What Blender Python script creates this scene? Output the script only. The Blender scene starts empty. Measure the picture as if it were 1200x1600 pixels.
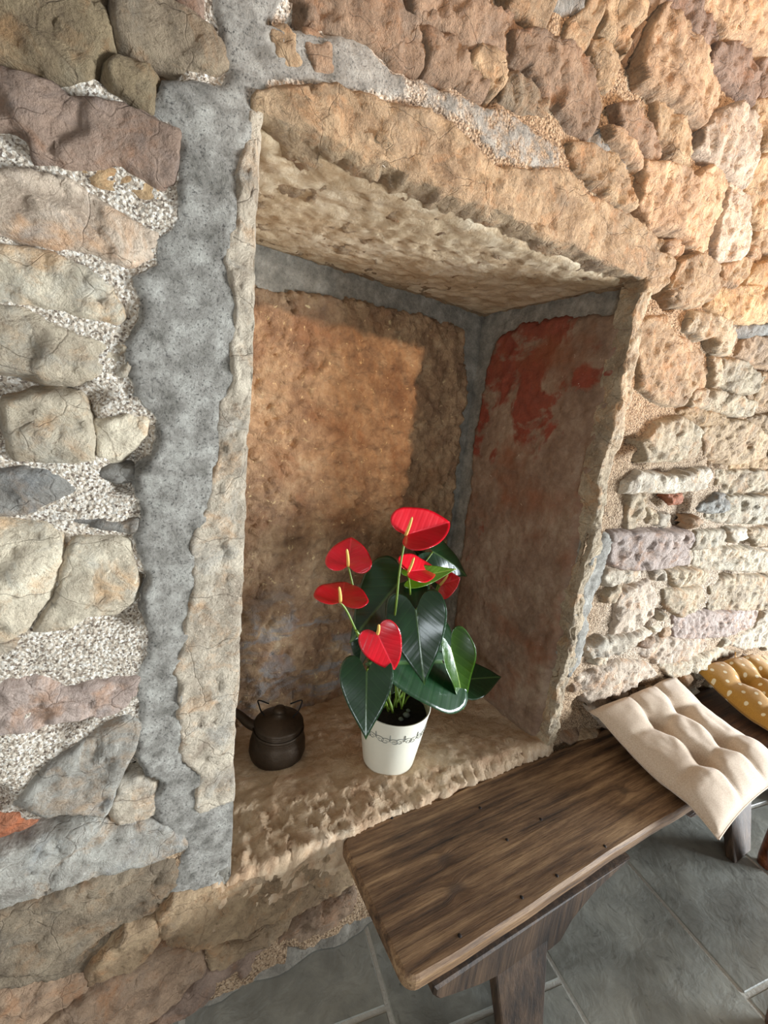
import bpy, math, random
import numpy as np
from mathutils import Matrix, Vector

random.seed(7)
rng = np.random.default_rng(7)
scene = bpy.context.scene
COL = scene.collection

# ------------------------------------------------------------------ camera
D = 0.8                    # camera to wall face, metres
FZ = 1.68                  # camera height above floor in units of D
FPX = 688.462
R = np.array([[0.86910913, -0.01077408, 0.49450302],
              [-0.48295319, -0.23435007, 0.84370389],
              [0.10679669, -0.97209257, -0.20887917]])
cam_d = bpy.data.cameras.new('camera')
cam_d.sensor_fit = 'HORIZONTAL'
cam_d.sensor_width = 36.0
cam_d.lens = FPX / 1200 * 36
cam_d.clip_start = 0.02
cam = bpy.data.objects.new('camera', cam_d)
COL.objects.link(cam)
r_, u_, b_ = R[:, 0], -R[:, 1], -R[:, 2]
cam.matrix_world = Matrix(((r_[0], u_[0], b_[0], 0), (r_[1], u_[1], b_[1], 0),
                           (r_[2], u_[2], b_[2], FZ * D), (0, 0, 0, 1)))
scene.camera = cam

# ------------------------------------------------------------------ world, lights, exposure
w = bpy.data.worlds.new('world')
scene.world = w
w.use_nodes = True
w.node_tree.nodes['Background'].inputs[0].default_value = (1.0, 0.94, 0.86, 1)
w.node_tree.nodes['Background'].inputs[1].default_value = 0.25
scene.view_settings.view_transform = 'Standard'
scene.view_settings.look = 'None'
scene.view_settings.gamma = 1
scene.view_settings.use_curve_mapping = False
scene.view_settings.exposure = 0.0


def U(x, y, z):
    """units of D relative to the camera -> metres"""
    return Vector((x * D, y * D, (z + FZ) * D))


def aim(o, target):
    d = (Vector(target) - o.location).normalized()
    o.rotation_euler = d.to_track_quat('-Z', 'Y').to_euler()


def area(name, loc, target, sx, sy, power, col):
    l = bpy.data.lights.new(name, 'AREA')
    l.shape = 'RECTANGLE'; l.size = sx; l.size_y = sy
    l.energy = power; l.color = col
    o = bpy.data.objects.new(name, l); COL.objects.link(o)
    o.location = loc; aim(o, target)
    return o


def spot(name, loc, target, power, col, ang, blend, rad):
    l = bpy.data.lights.new(name, 'SPOT')
    l.energy = power; l.color = col; l.spot_size = math.radians(ang); l.spot_blend = blend
    l.shadow_soft_size = rad
    o = bpy.data.objects.new(name, l); COL.objects.link(o)
    o.location = loc; aim(o, target)
    return o


# daylight from the glazed door to the right of the benches, daylight from the window behind, warm ceiling spot
area('door_daylight', U(7.2, -2.9, -0.80), U(0.2, 1.0, -0.85), 1.9, 1.5, 1000, (0.86, 0.94, 1.0))
area('window_daylight', U(-1.3, -2.2, -0.75), U(0.1, 1.0, -0.9), 0.9, 0.9, 33, (0.86, 0.94, 1.0))
spot('warm_spot', U(1.466 + 4.2 * .418, 1 - 4.2 * .87, .527 + 4.2 * .259), U(1.4, 1.0, 1.0), 590, (1.0, 0.66, 0.42), 31, 0.5, 0.06)

# ------------------------------------------------------------------ helpers: projection
def ray(u, v):
    return R @ np.array([u - 600, v - 800, FPX])


def onY(u, v, Y=1.0):
    d = ray(u, v); p = d * (Y / d[1]); return U(*p)


def onZ(u, v, Z):
    d = ray(u, v); p = d * (Z / d[2]); return U(*p)


def onX(u, v, X):
    d = ray(u, v); p = d * (X / d[0]); return U(*p)


def lin(c):
    return tuple(((x / 12.92) if x <= 0.04045 else ((x + 0.055) / 1.055) ** 2.4) for x in c)


# ------------------------------------------------------------------ helpers: noise (vectorised)
def _hash(ix, iy, iz, seed):
    h = (ix * 374761393 + iy * 668265263 + iz * 2147483647 + seed * 1274126177) & 0xffffffff
    h = ((h ^ (h >> 13)) * 1274126177) & 0xffffffff
    h = h ^ (h >> 16)
    return (h & 0xffffff) / float(0xffffff)


def vnoise(P, seed=0):
    P = np.asarray(P, float)
    i = np.floor(P).astype(np.int64); f = P - i
    f = f * f * (3 - 2 * f)
    r = 0
    for dx in (0, 1):
        wx = f[:, 0] if dx else 1 - f[:, 0]
        for dy in (0, 1):
            wy = f[:, 1] if dy else 1 - f[:, 1]
            for dz in (0, 1):
                wz = f[:, 2] if dz else 1 - f[:, 2]
                r = r + wx * wy * wz * _hash(i[:, 0] + dx, i[:, 1] + dy, i[:, 2] + dz, seed)
    return r * 2 - 1


def fbm(P, scale, oct=4, seed=0, gain=0.5):
    P = np.asarray(P, float) * scale
    a, r, n = 1.0, 0, 0
    for k in range(oct):
        r = r + a * vnoise(P + 17.3 * k, seed + k); n += a
        a *= gain; P = P * 2.03
    return r / n


def chips(P, scale, seed=0):
    """faceted relief: every cell is a small tilted plane, like knapped stone"""
    P = np.asarray(P, float) * scale
    i = np.floor(P).astype(np.int64)
    best = np.full(len(P), 1e9); val = np.zeros(len(P))
    for dx in (-1, 0, 1):
        for dy in (-1, 0, 1):
            for dz in (-1, 0, 1):
                cx, cy, cz = i[:, 0] + dx, i[:, 1] + dy, i[:, 2] + dz
                q = np.stack([cx + _hash(cx, cy, cz, seed), cy + _hash(cx, cy, cz, seed + 1), cz + _hash(cx, cy, cz, seed + 2)], 1)
                d = P - q
                dd = (d ** 2).sum(1)
                g = np.stack([_hash(cx, cy, cz, seed + 3), _hash(cx, cy, cz, seed + 4), _hash(cx, cy, cz, seed + 5)], 1) * 2 - 1
                v = (g * d).sum(1) + (_hash(cx, cy, cz, seed + 6) - .5) * .6
                m = dd < best
                best[m] = dd[m]; val[m] = v[m]
    return val


def smooth(x, a, b):
    t = np.clip((x - a) / (b - a), 0, 1)
    return t * t * (3 - 2 * t)


def in_poly(px, py, poly):
    poly = np.asarray(poly); n = len(poly)
    inside = np.zeros(len(px), bool)
    j = n - 1
    for i in range(n):
        xi, yi = poly[i]; xj, yj = poly[j]
        c = ((yi > py) != (yj > py)) & (px < (xj - xi) * (py - yi) / (yj - yi + 1e-12) + xi)
        inside ^= c; j = i
    return inside


def sdist(px, py, poly):
    """signed distance, positive inside"""
    poly = np.asarray(poly, float)
    best = np.full(len(px), 1e9)
    for i in range(len(poly)):
        a = poly[i - 1]; b = poly[i]
        ab = b - a; L = max((ab ** 2).sum(), 1e-12)
        t = np.clip(((px - a[0]) * ab[0] + (py - a[1]) * ab[1]) / L, 0, 1)
        best = np.minimum(best, np.hypot(px - a[0] - t * ab[0], py - a[1] - t * ab[1]))
    return np.where(in_poly(px, py, poly), best, -best)


# ------------------------------------------------------------------ helpers: objects
def obj(name, verts, faces, mat, parent=None, smooth_shade=True, loc=None, uv=None):
    me = bpy.data.meshes.new(name)
    V = np.asarray(verts, float)
    if loc is not None:
        V = V - np.array(loc)
    me.from_pydata(V.tolist(), [], [tuple(int(i) for i in f) for f in faces])
    me.materials.append(mat)
    if smooth_shade:
        me.polygons.foreach_set('use_smooth', [True] * len(me.polygons))
    if uv is not None:
        l = me.uv_layers.new(name='UVMap')
        idx = np.zeros(len(me.loops), int); me.loops.foreach_get('vertex_index', idx)
        l.data.foreach_set('uv', np.asarray(uv)[idx].ravel())
    me.update()
    o = bpy.data.objects.new(name, me); COL.objects.link(o)
    if loc is not None:
        o.location = loc
    if parent is not None:
        put(o, parent)
    return o


def world_of(o):
    m = o.matrix_basis.copy()
    if o.parent is not None:
        m = world_of(o.parent) @ o.matrix_parent_inverse @ m
    return m


def put(o, parent):
    o.parent = parent
    o.matrix_parent_inverse = world_of(parent).inverted()


def thing(name, label, cat, loc, group=None):
    o = bpy.data.objects.new(name, None); COL.objects.link(o)
    o.location = loc; o.empty_display_size = 0.05
    o['label'] = label; o['category'] = cat
    if group: o['group'] = group
    return o


def grid_faces(n, m, flip=False):
    f = []
    for i in range(n - 1):
        for j in range(m - 1):
            a, b, c, d = i * m + j, i * m + j + 1, (i + 1) * m + j + 1, (i + 1) * m + j
            f.append((d, c, b, a) if flip else (a, b, c, d))
    return f


def tube(points, radii, seg=10, cap=True):
    P = [Vector(p) for p in points]; V = []; F = []
    n = len(P)
    if not hasattr(radii, '__len__'): radii = [radii] * n
    up = None
    for i in range(n):
        t = (P[min(i + 1, n - 1)] - P[max(i - 1, 0)]).normalized()
        if up is None:
            up = t.orthogonal().normalized()
        up = (up - t * up.dot(t)).normalized()
        s = t.cross(up)
        for k in range(seg):
            a = 2 * math.pi * k / seg
            V.append(P[i] + (up * math.cos(a) + s * math.sin(a)) * radii[i])
    for i in range(n - 1):
        for k in range(seg):
            F.append((i * seg + k, i * seg + (k + 1) % seg, (i + 1) * seg + (k + 1) % seg, (i + 1) * seg + k))
    if cap:
        F.append(tuple(reversed(range(seg)))); F.append(tuple(range((n - 1) * seg, n * seg)))
    return V, F


def spline(pts, n=12):
    P = [Vector(p) for p in pts]
    P = [P[0] * 2 - P[1]] + P + [P[-1] * 2 - P[-2]]
    out = []
    for i in range(1, len(P) - 2):
        for k in range(n):
            t = k / n
            p0, p1, p2, p3 = P[i - 1], P[i], P[i + 1], P[i + 2]
            out.append(0.5 * ((2 * p1) + (p2 - p0) * t + (2 * p0 - 5 * p1 + 4 * p2 - p3) * t * t + (3 * p1 - p0 - 3 * p2 + p3) * t ** 3))
    out.append(P[-2])
    return out


def lathe(profile, c, seg=48, close_bottom=False):
    V, F = [], []
    m = len(profile)
    for k in range(seg):
        a = 2 * math.pi * k / seg
        for r, z in profile:
            V.append((c[0] + r * math.cos(a), c[1] + r * math.sin(a), c[2] + z))
    for k in range(seg):
        k2 = (k + 1) % seg
        for j in range(m - 1):
            F.append((k * m + j, k2 * m + j, k2 * m + j + 1, k * m + j + 1))
    return V, F


def prism(poly, axis_a, axis_b, axis_n, origin, t, bevel=0.004):
    """extruded outline (list of (a,b)) with a small chamfer; thickness t along axis_n"""
    A, B, N, O = (np.array(x, float) for x in (axis_a, axis_b, axis_n, origin))
    p = np.array(poly, float); n = len(p)
    area2 = sum(p[i - 1][0] * p[i][1] - p[i][0] * p[i - 1][1] for i in range(n))
    if area2 < 0: p = p[::-1]
    e0 = p - np.roll(p, 1, 0); e1 = np.roll(p, -1, 0) - p
    e0 /= np.linalg.norm(e0, axis=1)[:, None] + 1e-9; e1 /= np.linalg.norm(e1, axis=1)[:, None] + 1e-9
    n0 = np.stack([-e0[:, 1], e0[:, 0]], 1); n1 = np.stack([-e1[:, 1], e1[:, 0]], 1)
    nn = n0 + n1; nn /= np.maximum((nn * n0).sum(1), .35)[:, None]
    ins = p + nn * bevel
    V = []
    for q, h in ((ins, 0), (p, bevel), (p, t - bevel), (ins, t)):
        for a, b in q: V.append(O + A * a + B * b + N * h)
    F = [tuple(reversed(range(n))), tuple(range(3 * n, 4 * n))]
    for k in range(3):
        for i in range(n):
            j = (i + 1) % n
            F.append((k * n + i, k * n + j, (k + 1) * n + j, (k + 1) * n + i))
    return V, F


def round_poly(poly, rad, k=4):
    out = []; n = len(poly)
    for i in range(n):
        p = Vector(poly[i]); a = Vector(poly[i - 1]); b = Vector(poly[(i + 1) % n])
        r = min(rad, (a - p).length * .45, (b - p).length * .45)
        s = p + (a - p).normalized() * r; e = p + (b - p).normalized() * r
        for q in range(k + 1):
            t = q / k
            out.append(tuple(s * (1 - t) ** 2 + p * 2 * t * (1 - t) + e * t * t))
    return out


# ------------------------------------------------------------------ materials
def mat(name):
    m = bpy.data.materials.new(name); m.use_nodes = True
    nt = m.node_tree; b = nt.nodes['Principled BSDF']
    return m, nt, b


class N:
    """tiny node builder"""
    def __init__(s, nt): s.nt = nt
    def new(s, t, **kw):
        n = s.nt.nodes.new(t)
        for k, v in kw.items(): setattr(n, k, v)
        return n
    def link(s, a, b): s.nt.links.new(a, b)
    def inp(s, sock, v):
        if isinstance(v, bpy.types.NodeSocket): s.link(v, sock)
        else: sock.default_value = v
    def pos(s):
        return s.new('ShaderNodeNewGeometry').outputs['Position']
    def mapping(s, vec, scale=(1, 1, 1), loc=(0, 0, 0), rot=(0, 0, 0)):
        n = s.new('ShaderNodeMapping'); s.link(vec, n.inputs[0])
        n.inputs['Scale'].default_value = scale; n.inputs['Location'].default_value = loc; n.inputs['Rotation'].default_value = rot
        return n.outputs[0]
    def noise(s, vec, scale, detail=5, rough=.55, dist=0.0):
        n = s.new('ShaderNodeTexNoise'); s.link(vec, n.inputs['Vector'])
        n.inputs['Scale'].default_value = scale; n.inputs['Detail'].default_value = detail
        n.inputs['Roughness'].default_value = rough; n.inputs['Distortion'].default_value = dist
        return n.outputs['Fac']
    def voro(s, vec, scale, feature='F1', out='Distance', rand=1.0):
        n = s.new('ShaderNodeTexVoronoi', feature=feature); s.link(vec, n.inputs['Vector'])
        n.inputs['Scale'].default_value = scale; n.inputs['Randomness'].default_value = rand
        return n.outputs[out]
    def ramp(s, fac, stops):
        n = s.new('ShaderNodeValToRGB'); s.link(fac, n.inputs[0])
        e = n.color_ramp.elements
        while len(e) < len(stops): e.new(0.5)
        for k, (p, c) in enumerate(stops):
            e[k].position = p
            e[k].color = (c, c, c, 1) if not hasattr(c, '__len__') else (*c[:3], 1)
        return n.outputs[0]
    def mix(s, fac, a, b, mode='MIX'):
        n = s.new('ShaderNodeMix', data_type='RGBA', blend_type=mode)
        s.inp(n.inputs[0], fac)
        for sock, v in ((n.inputs[6], a), (n.inputs[7], b)):
            if isinstance(v, bpy.types.NodeSocket): s.link(v, sock)
            else: sock.default_value = (*v[:3], 1)
        return n.outputs[2]
    def math(s, op, a, b=0.0, c=None, clamp=False):
        n = s.new('ShaderNodeMath', operation=op, use_clamp=clamp)
        s.inp(n.inputs[0], a); s.inp(n.inputs[1], b)
        if c is not None: s.inp(n.inputs[2], c)
        return n.outputs[0]
    def bump(s, h, strength, dist, normal=None):
        n = s.new('ShaderNodeBump'); s.link(h, n.inputs['Height'])
        n.inputs['Strength'].default_value = strength; n.inputs['Distance'].default_value = dist
        if normal is not None: s.link(normal, n.inputs['Normal'])
        return n.outputs[0]


def stone_material(name, chisel=0.0, grain=1.0):
    m, nt, b = mat(name); n = N(nt)
    p = n.pos()
    base = n.new('ShaderNodeObjectInfo').outputs['Color']
    big = n.noise(p, 10, 6, .65, .8)
    c = n.mix(n.ramp(big, [(0.34, 0), (0.64, 1)]), n.mix(1, base, (.66, .60, .54), 'MULTIPLY'), n.mix(1, base, (1.28, 1.26, 1.20), 'MULTIPLY'))
    och = n.ramp(n.noise(n.mapping(p, (1, 1, 1), (3.1, 1.7, 5.2)), 16, 5, .65, .6), [(0.52, 0), (0.68, .7)])
    c = n.mix(och, c, n.mix(1, base, (1.15, .80, .52), 'MULTIPLY'))
    gry = n.ramp(n.noise(n.mapping(p, (1, 1, 1), (8.1, 4.7, 1.2)), 13, 5, .65, .6), [(0.54, 0), (0.68, .6)])
    c = n.mix(gry, c, n.mix(1, base, (.82, .88, .95), 'MULTIPLY'))
    fine = n.noise(p, 140, 5, .75)
    c = n.mix(n.ramp(fine, [(0.32, .75), (0.47, 0)]), c, n.mix(1, c, (.46, .40, .35), 'MULTIPLY'))
    lite = n.ramp(n.noise(n.mapping(p, (1, 1, 1), (9, 2, 1)), 75, 6, .75, .4), [(0.56, 0), (0.68, .75)])
    c = n.mix(lite, c, n.mix(1, base, (1.5, 1.45, 1.38), 'MULTIPLY'))
    warpn = n.new('ShaderNodeTexNoise'); n.link(p, warpn.inputs['Vector']); warpn.inputs['Scale'].default_value = 18
    wv = n.new('ShaderNodeVectorMath', operation='MULTIPLY_ADD'); n.link(warpn.outputs['Color'], wv.inputs[0]); wv.inputs[1].default_value = (.06, .06, .06); n.link(p, wv.inputs[2])
    vein = n.ramp(n.voro(n.mapping(wv.outputs[0], (1, 1, 1.6)), 6, 'DISTANCE_TO_EDGE'), [(0.0, .28), (0.012, 0)])
    c = n.mix(vein, c, n.mix(1, c, (.5, .42, .36), 'MULTIPLY'))
    n.link(c, b.inputs['Base Color'])
    b.inputs['Roughness'].default_value = 0.78
    # knapped relief: flat cell tones of a warped voronoi tilt every chip its own way
    v1 = n.new('ShaderNodeTexVoronoi', feature='F1'); n.link(n.mapping(wv.outputs[0], (1, 1, 1.35)), v1.inputs['Vector']); v1.inputs['Scale'].default_value = 34
    dv = n.new('ShaderNodeVectorMath', operation='SUBTRACT'); n.link(n.mapping(wv.outputs[0], (34, 34, 34 * 1.35)), dv.inputs[0])
    ps = n.new('ShaderNodeVectorMath', operation='SCALE'); n.link(v1.outputs['Position'], ps.inputs[0]); ps.inputs['Scale'].default_value = 34
    n.link(ps.outputs[0], dv.inputs[1])
    cc = n.new('ShaderNodeVectorMath', operation='SUBTRACT'); n.link(v1.outputs['Color'], cc.inputs[0]); cc.inputs[1].default_value = (.5, .5, .5)
    dt = n.new('ShaderNodeVectorMath', operation='DOT_PRODUCT'); n.link(dv.outputs[0], dt.inputs[0]); n.link(cc.outputs[0], dt.inputs[1])
    h = n.math('ADD', n.math('MULTIPLY', n.noise(p, 30, 9, .68, .4), 1.3), n.math('MULTIPLY', fine, .30))
    h = n.math('ADD', h, n.math('MULTIPLY', dt.outputs['Value'], .30 + .35 * chisel))
    h = n.math('SUBTRACT', h, n.math('MULTIPLY', vein, .5))
    n.link(n.bump(h, 1.0 * grain, .016), b.inputs['Normal'])
    return m


def mortar_material():
    m, nt, b = mat('mortar'); n = N(nt)
    p = n.pos()
    a = n.new('ShaderNodeAttribute', attribute_name='cement').outputs['Fac']
    wh = n.new('ShaderNodeAttribute', attribute_name='pale').outputs['Fac']
    edge = n.math('ADD', a, n.math('MULTIPLY', n.math('SUBTRACT', n.noise(p, 45, 4, .6), .5), .7))
    fac = n.ramp(edge, [(0.42, 0), (0.58, 1)])
    g1 = n.voro(p, 330, 'F1', 'Color')
    sep = n.new('ShaderNodeSeparateColor'); n.link(g1, sep.inputs[0])
    grain = n.ramp(sep.outputs[0], [(0.0, lin((.46, .40, .35))), (0.2, lin((.70, .63, .55))), (0.55, lin((.86, .80, .72))), (1.0, lin((.96, .93, .88)))])
    warm = n.mix(1, grain, (.62, .48, .35), 'MULTIPLY')
    gr = n.mix(wh, warm, grain)
    cem = n.ramp(n.noise(p, 30, 6, .65), [(0.32, lin((.49, .47, .43))), (0.50, lin((.67, .645, .605))), (0.68, lin((.81, .79, .745)))])
    pit = n.ramp(n.noise(n.mapping(p, (1, 1, 1), (4, 4, 4)), 240, 5, .75), [(0.33, .8), (0.44, 0)])
    cem = n.mix(pit, cem, lin((.30, .29, .27)))
    n.link(n.mix(fac, gr, cem), b.inputs['Base Color'])
    b.inputs['Roughness'].default_value = 0.95
    hg = n.math('ADD', n.math('MULTIPLY', n.voro(p, 170, 'F1'), -.55), n.math('MULTIPLY', n.noise(p, 70, 6, .7), 1.1))
    hc = n.math('ADD', n.math('MULTIPLY', n.noise(p, 60, 8, .75), 1.2), n.math('MULTIPLY', pit, -.45))
    hm = n.new('ShaderNodeMix', data_type='FLOAT'); n.link(fac, hm.inputs[0]); n.link(hg, hm.inputs[2]); n.link(hc, hm.inputs[3])
    n.link(n.bump(hm.outputs[0], 1.0, .014), b.inputs['Normal'])
    return m


def cement_material():
    m, nt, b = mat('cement'); n = N(nt); p = n.pos()
    c = n.ramp(n.noise(p, 24, 7, .7), [(0.3, lin((.39, .37, .335))), (0.5, lin((.52, .495, .45))), (0.70, lin((.65, .62, .57)))])
    pit = n.ramp(n.noise(p, 180, 3, .6), [(0.30, .6), (0.42, 0)])
    n.link(n.mix(pit, c, lin((.28, .27, .25))), b.inputs['Base Color'])
    b.inputs['Roughness'].default_value = .95
    n.link(n.bump(n.noise(p, 55, 7, .7), .7, .008), b.inputs['Normal'])
    return m


def niche_stone_material(name, kind):
    """kind: back (ochre, pitted), jamb (red paint patches), sill (pale tan), soffit"""
    m, nt, b = mat(name); n = N(nt); p = n.pos()
    if kind == 'back':
        st = [(0.30, lin((.42, .31, .24))), (0.45, lin((.60, .47, .35))), (0.56, lin((.72, .59, .45))), (0.70, lin((.82, .73, .60)))]
    elif kind == 'jamb':
        st = [(0.30, lin((.36, .27, .21))), (0.5, lin((.52, .42, .34))), (0.70, lin((.64, .56, .47)))]
    elif kind == 'sill':
        st = [(0.28, lin((.68, .55, .43))), (0.5, lin((.82, .71, .58))), (0.75, lin((.92, .85, .75)))]
    else:
        st = [(0.28, lin((.66, .54, .40))), (0.48, lin((.80, .71, .58))), (0.72, lin((.90, .84, .74)))]
    c = n.ramp(n.math('ADD', n.math('MULTIPLY', n.noise(p, 8, 8, .7, .2), .7), n.math('MULTIPLY', n.noise(n.mapping(p, (1, 1, 1), (2, 9, 4)), 55, 5, .7), .3)), st)
    if kind == 'back':
        sx = n.new('ShaderNodeSeparateXYZ'); n.link(p, sx.inputs[0])
        # grey patches low on the slab, fading out upwards
        low = n.math('MULTIPLY', n.ramp(n.noise(n.mapping(p, (1, 1, 2.2)), 7, 4, .6, .8), [(0.5, 0), (0.62, 1)]),
                     n.ramp(sx.outputs[2], [(0.62, 1), (0.80, 0)]))
        c = n.mix(low, c, lin((.62, .58, .55)))
        rust = n.ramp(n.noise(n.mapping(p, (1, 1, 1), (5, 3, 2)), 6, 5, .6, .5), [(0.5, 0), (0.66, .5)])
        c = n.mix(rust, c, lin((.58, .38, .23)))
        fl = n.ramp(n.noise(n.mapping(p, (1, 1, 1), (1, 8, 2)), 48, 4, .6, .6), [(0.64, 0), (0.70, .8)])
        c = n.mix(fl, c, lin((.92, .82, .62)))
    if kind == 'jamb':
        sx = n.new('ShaderNodeSeparateXYZ'); n.link(p, sx.inputs[0])
        zz = n.math('SUBTRACT', n.ramp(n.math('MULTIPLY', sx.outputs[2], .5), [(0.52, 0), (0.76, 1)]), n.math('MULTIPLY', n.ramp(sx.outputs[1], [(0.95, 1), (1.0, 0)]), .6))
        nn = n.noise(n.mapping(p, (1, 1, 1), (2, 2.4, 6)), 5.5, 6, .62, .4)
        red = n.ramp(n.math('ADD', nn, n.math('MULTIPLY', zz, .20)), [(0.63, 0), (0.69, .9)])
        c = n.mix(red, c, n.mix(n.noise(p, 40, 4, .6), lin((.34, .12, .07)), lin((.60, .25, .15))))
        och = n.ramp(n.noise(n.mapping(p, (1, 1, 1), (7, 1, 3)), 4, 5, .6), [(0.52, 0), (0.66, .7)])
        c = n.mix(och, c, lin((.50, .29, .17)))
        fl = n.ramp(n.noise(n.mapping(p, (1, 1, 1), (1, 8, 2)), 60, 4, .6, .6), [(0.70, 0), (0.74, .7)])
        c = n.mix(fl, c, lin((.82, .76, .68)))
    if kind in ('sill', 'soffit'):
        st2 = n.ramp(n.noise(n.mapping(p, (1.0, 1.6, 1), (3, 3, 1)), 11, 6, .65, .8), [(0.40, .45), (0.54, 0)])
        c = n.mix(st2, c, lin((.60, .45, .28)) if kind == 'soffit' else lin((.68, .50, .35)))
        sp = n.ramp(n.noise(p, 34, 5, .7), [(0.30, .5), (0.42, 0)])
        c = n.mix(sp, c, n.mix(1, c, (.5, .42, .35), 'MULTIPLY'))
    n.link(c, b.inputs['Base Color'])
    b.inputs['Roughness'].default_value = .6 if kind == 'back' else .75
    sc = {'back': 1.0, 'jamb': .45, 'sill': .7, 'soffit': .5}[kind]
    h = n.math('ADD', n.math('MULTIPLY', n.noise(p, 26, 9, .7, .4), 1.3), n.math('MULTIPLY', n.voro(p, 38, 'SMOOTH_F1'), .4))
    n.link(n.bump(h, sc, .018), b.inputs['Normal'])
    return m


def wood_material(name, dark, mid, light, axis=0, knots=(), gloss=.55):
    m, nt, b = mat(name); n = N(nt); p = n.pos()
    sx = n.new('ShaderNodeSeparateXYZ'); n.link(p, sx.inputs[0])
    yy = sx.outputs[1]
    ring = None
    for (kx, ky, kr) in knots:
        dx = n.math('SUBTRACT', sx.outputs[0], kx); dy = n.math('SUBTRACT', sx.outputs[1], ky)
        d2 = n.math('ADD', n.math('MULTIPLY', n.math('MULTIPLY', dx, dx), .35), n.math('MULTIPLY', dy, dy))
        g = n.math('POWER', 2.718, n.math('MULTIPLY', d2, -1.0 / (kr * kr)))
        yy = n.math('ADD', yy, n.math('MULTIPLY', n.math('MULTIPLY', g, dy), 1.6))
        ring = g if ring is None else n.math('MAXIMUM', ring, g)
    cb = n.new('ShaderNodeCombineXYZ'); n.link(sx.outputs[0], cb.inputs[0]); n.link(yy, cb.inputs[1]); n.link(sx.outputs[2], cb.inputs[2])
    s = [1, 1, 1]; s[axis] = .045
    v = n.mapping(cb.outputs[0], tuple(s))
    g1 = n.noise(v, 48, 8, .72, .15); g2 = n.noise(n.mapping(v, (1, 1, 1), (3, 5, 1)), 210, 5, .75)
    s3 = [1, 1, 1]; s3[axis] = .22
    pat = n.noise(n.mapping(p, tuple(s3), (4, 1, 2)), 13, 7, .68, .2)
    c = n.ramp(n.math('ADD', n.math('MULTIPLY', g1, .6), n.math('MULTIPLY', pat, .4)), [(0.39, dark), (0.50, mid), (0.61, light)])
    c = n.mix(n.ramp(g2, [(0.36, .8), (0.5, 0)]), c, n.mix(1, c, (.42, .36, .30), 'MULTIPLY'))
    stain = n.ramp(n.noise(n.mapping(p, tuple(s3), (9, 6, 2)), 8, 5, .65, .4), [(0.50, 0), (0.64, .7)])
    c = n.mix(stain, c, n.mix(1, c, (.42, .36, .32), 'MULTIPLY'))
    if ring is not None:
        c = n.mix(n.ramp(ring, [(0.25, 0), (0.85, .65)]), c, dark)
    n.link(c, b.inputs['Base Color'])
    b.inputs['Roughness'].default_value = gloss
    n.link(n.bump(n.math('ADD', n.math('MULTIPLY', g1, .8), n.math('MULTIPLY', g2, .3)), .5, .006), b.inputs['Normal'])
    return m


def tile_material():
    m, nt, b = mat('slate_tile'); n = N(nt); p = n.pos()
    rnd = n.new('ShaderNodeObjectInfo').outputs['Random']
    c = n.ramp(n.noise(p, 7, 7, .62, .4), [(0.3, lin((.46, .455, .42))), (0.5, lin((.57, .57, .535))), (0.7, lin((.68, .675, .63)))])
    c = n.mix(n.math('MULTIPLY', rnd, .25), c, lin((.36, .36, .33)))
    c = n.mix(n.ramp(n.noise(p, 38, 5, .7, .5), [(0.62, 0), (0.70, .4)]), c, lin((.66, .67, .64)))
    c = n.mix(n.ramp(n.noise(p, 20, 5, .7, 1), [(0.30, .5), (0.40, 0)]), c, lin((.24, .23, .21)))
    n.link(c, b.inputs['Base Color'])
    n.link(n.ramp(n.noise(p, 18, 4, .6), [(0.3, .34), (0.7, .58)]), b.inputs['Roughness'])
    n.link(n.bump(n.noise(p, 16, 8, .6, .4), .35, .010), b.inputs['Normal'])
    return m


def simple(name, col, rough=.6, metal=0, bump=None, var=0):
    m, nt, b = mat(name); n = N(nt); p = n.pos()
    if var:
        c = n.mix(n.noise(p, bump[0] if bump else 30, 5, .6), tuple(x * (1 - var) for x in col), tuple(min(1, x * (1 + var)) for x in col))
        n.link(c, b.inputs['Base Color'])
    else:
        b.inputs['Base Color'].default_value = (*col, 1)
    b.inputs['Roughness'].default_value = rough; b.inputs['Metallic'].default_value = metal
    if bump:
        n.link(n.bump(n.noise(p, bump[0], 6, .65), bump[1], bump[2]), b.inputs['Normal'])
    return m


def fabric(name, col, col2, dots=False):
    m, nt, b = mat(name); n = N(nt); p = n.pos()
    weave = n.noise(p, 900, 2, .5)
    c = n.mix(n.ramp(n.noise(p, 300, 3, .7), [(0.35, 0), (0.65, 1)]), col, col2)
    if dots:
        uv = n.new('ShaderNodeUVMap').outputs[0]
        v = n.mapping(uv, (9.0, 9.0, 1), (0, 0, 0), (0, 0, math.radians(40)))
        fr = n.new('ShaderNodeVectorMath', operation='FRACTION'); n.link(v, fr.inputs[0])
        sb = n.new('ShaderNodeVectorMath', operation='DISTANCE'); n.link(fr.outputs[0], sb.inputs[0]); sb.inputs[1].default_value = (.5, .5, 0)
        fl = n.new('ShaderNodeVectorMath', operation='MULTIPLY'); n.link(fr.outputs[0], fl.inputs[0]); fl.inputs[1].default_value = (1, 1, 0)
        n.link(fl.outputs[0], sb.inputs[0])
        c = n.mix(n.ramp(sb.outputs['Value'], [(0.14, 1), (0.17, 0)]), c, lin((.90, .84, .70)))
    n.link(c, b.inputs['Base Color'])
    b.inputs['Roughness'].default_value = .95
    b.inputs['Sheen Weight'].default_value = .25
    n.link(n.bump(weave, .35, .002), b.inputs['Normal'])
    return m


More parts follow.
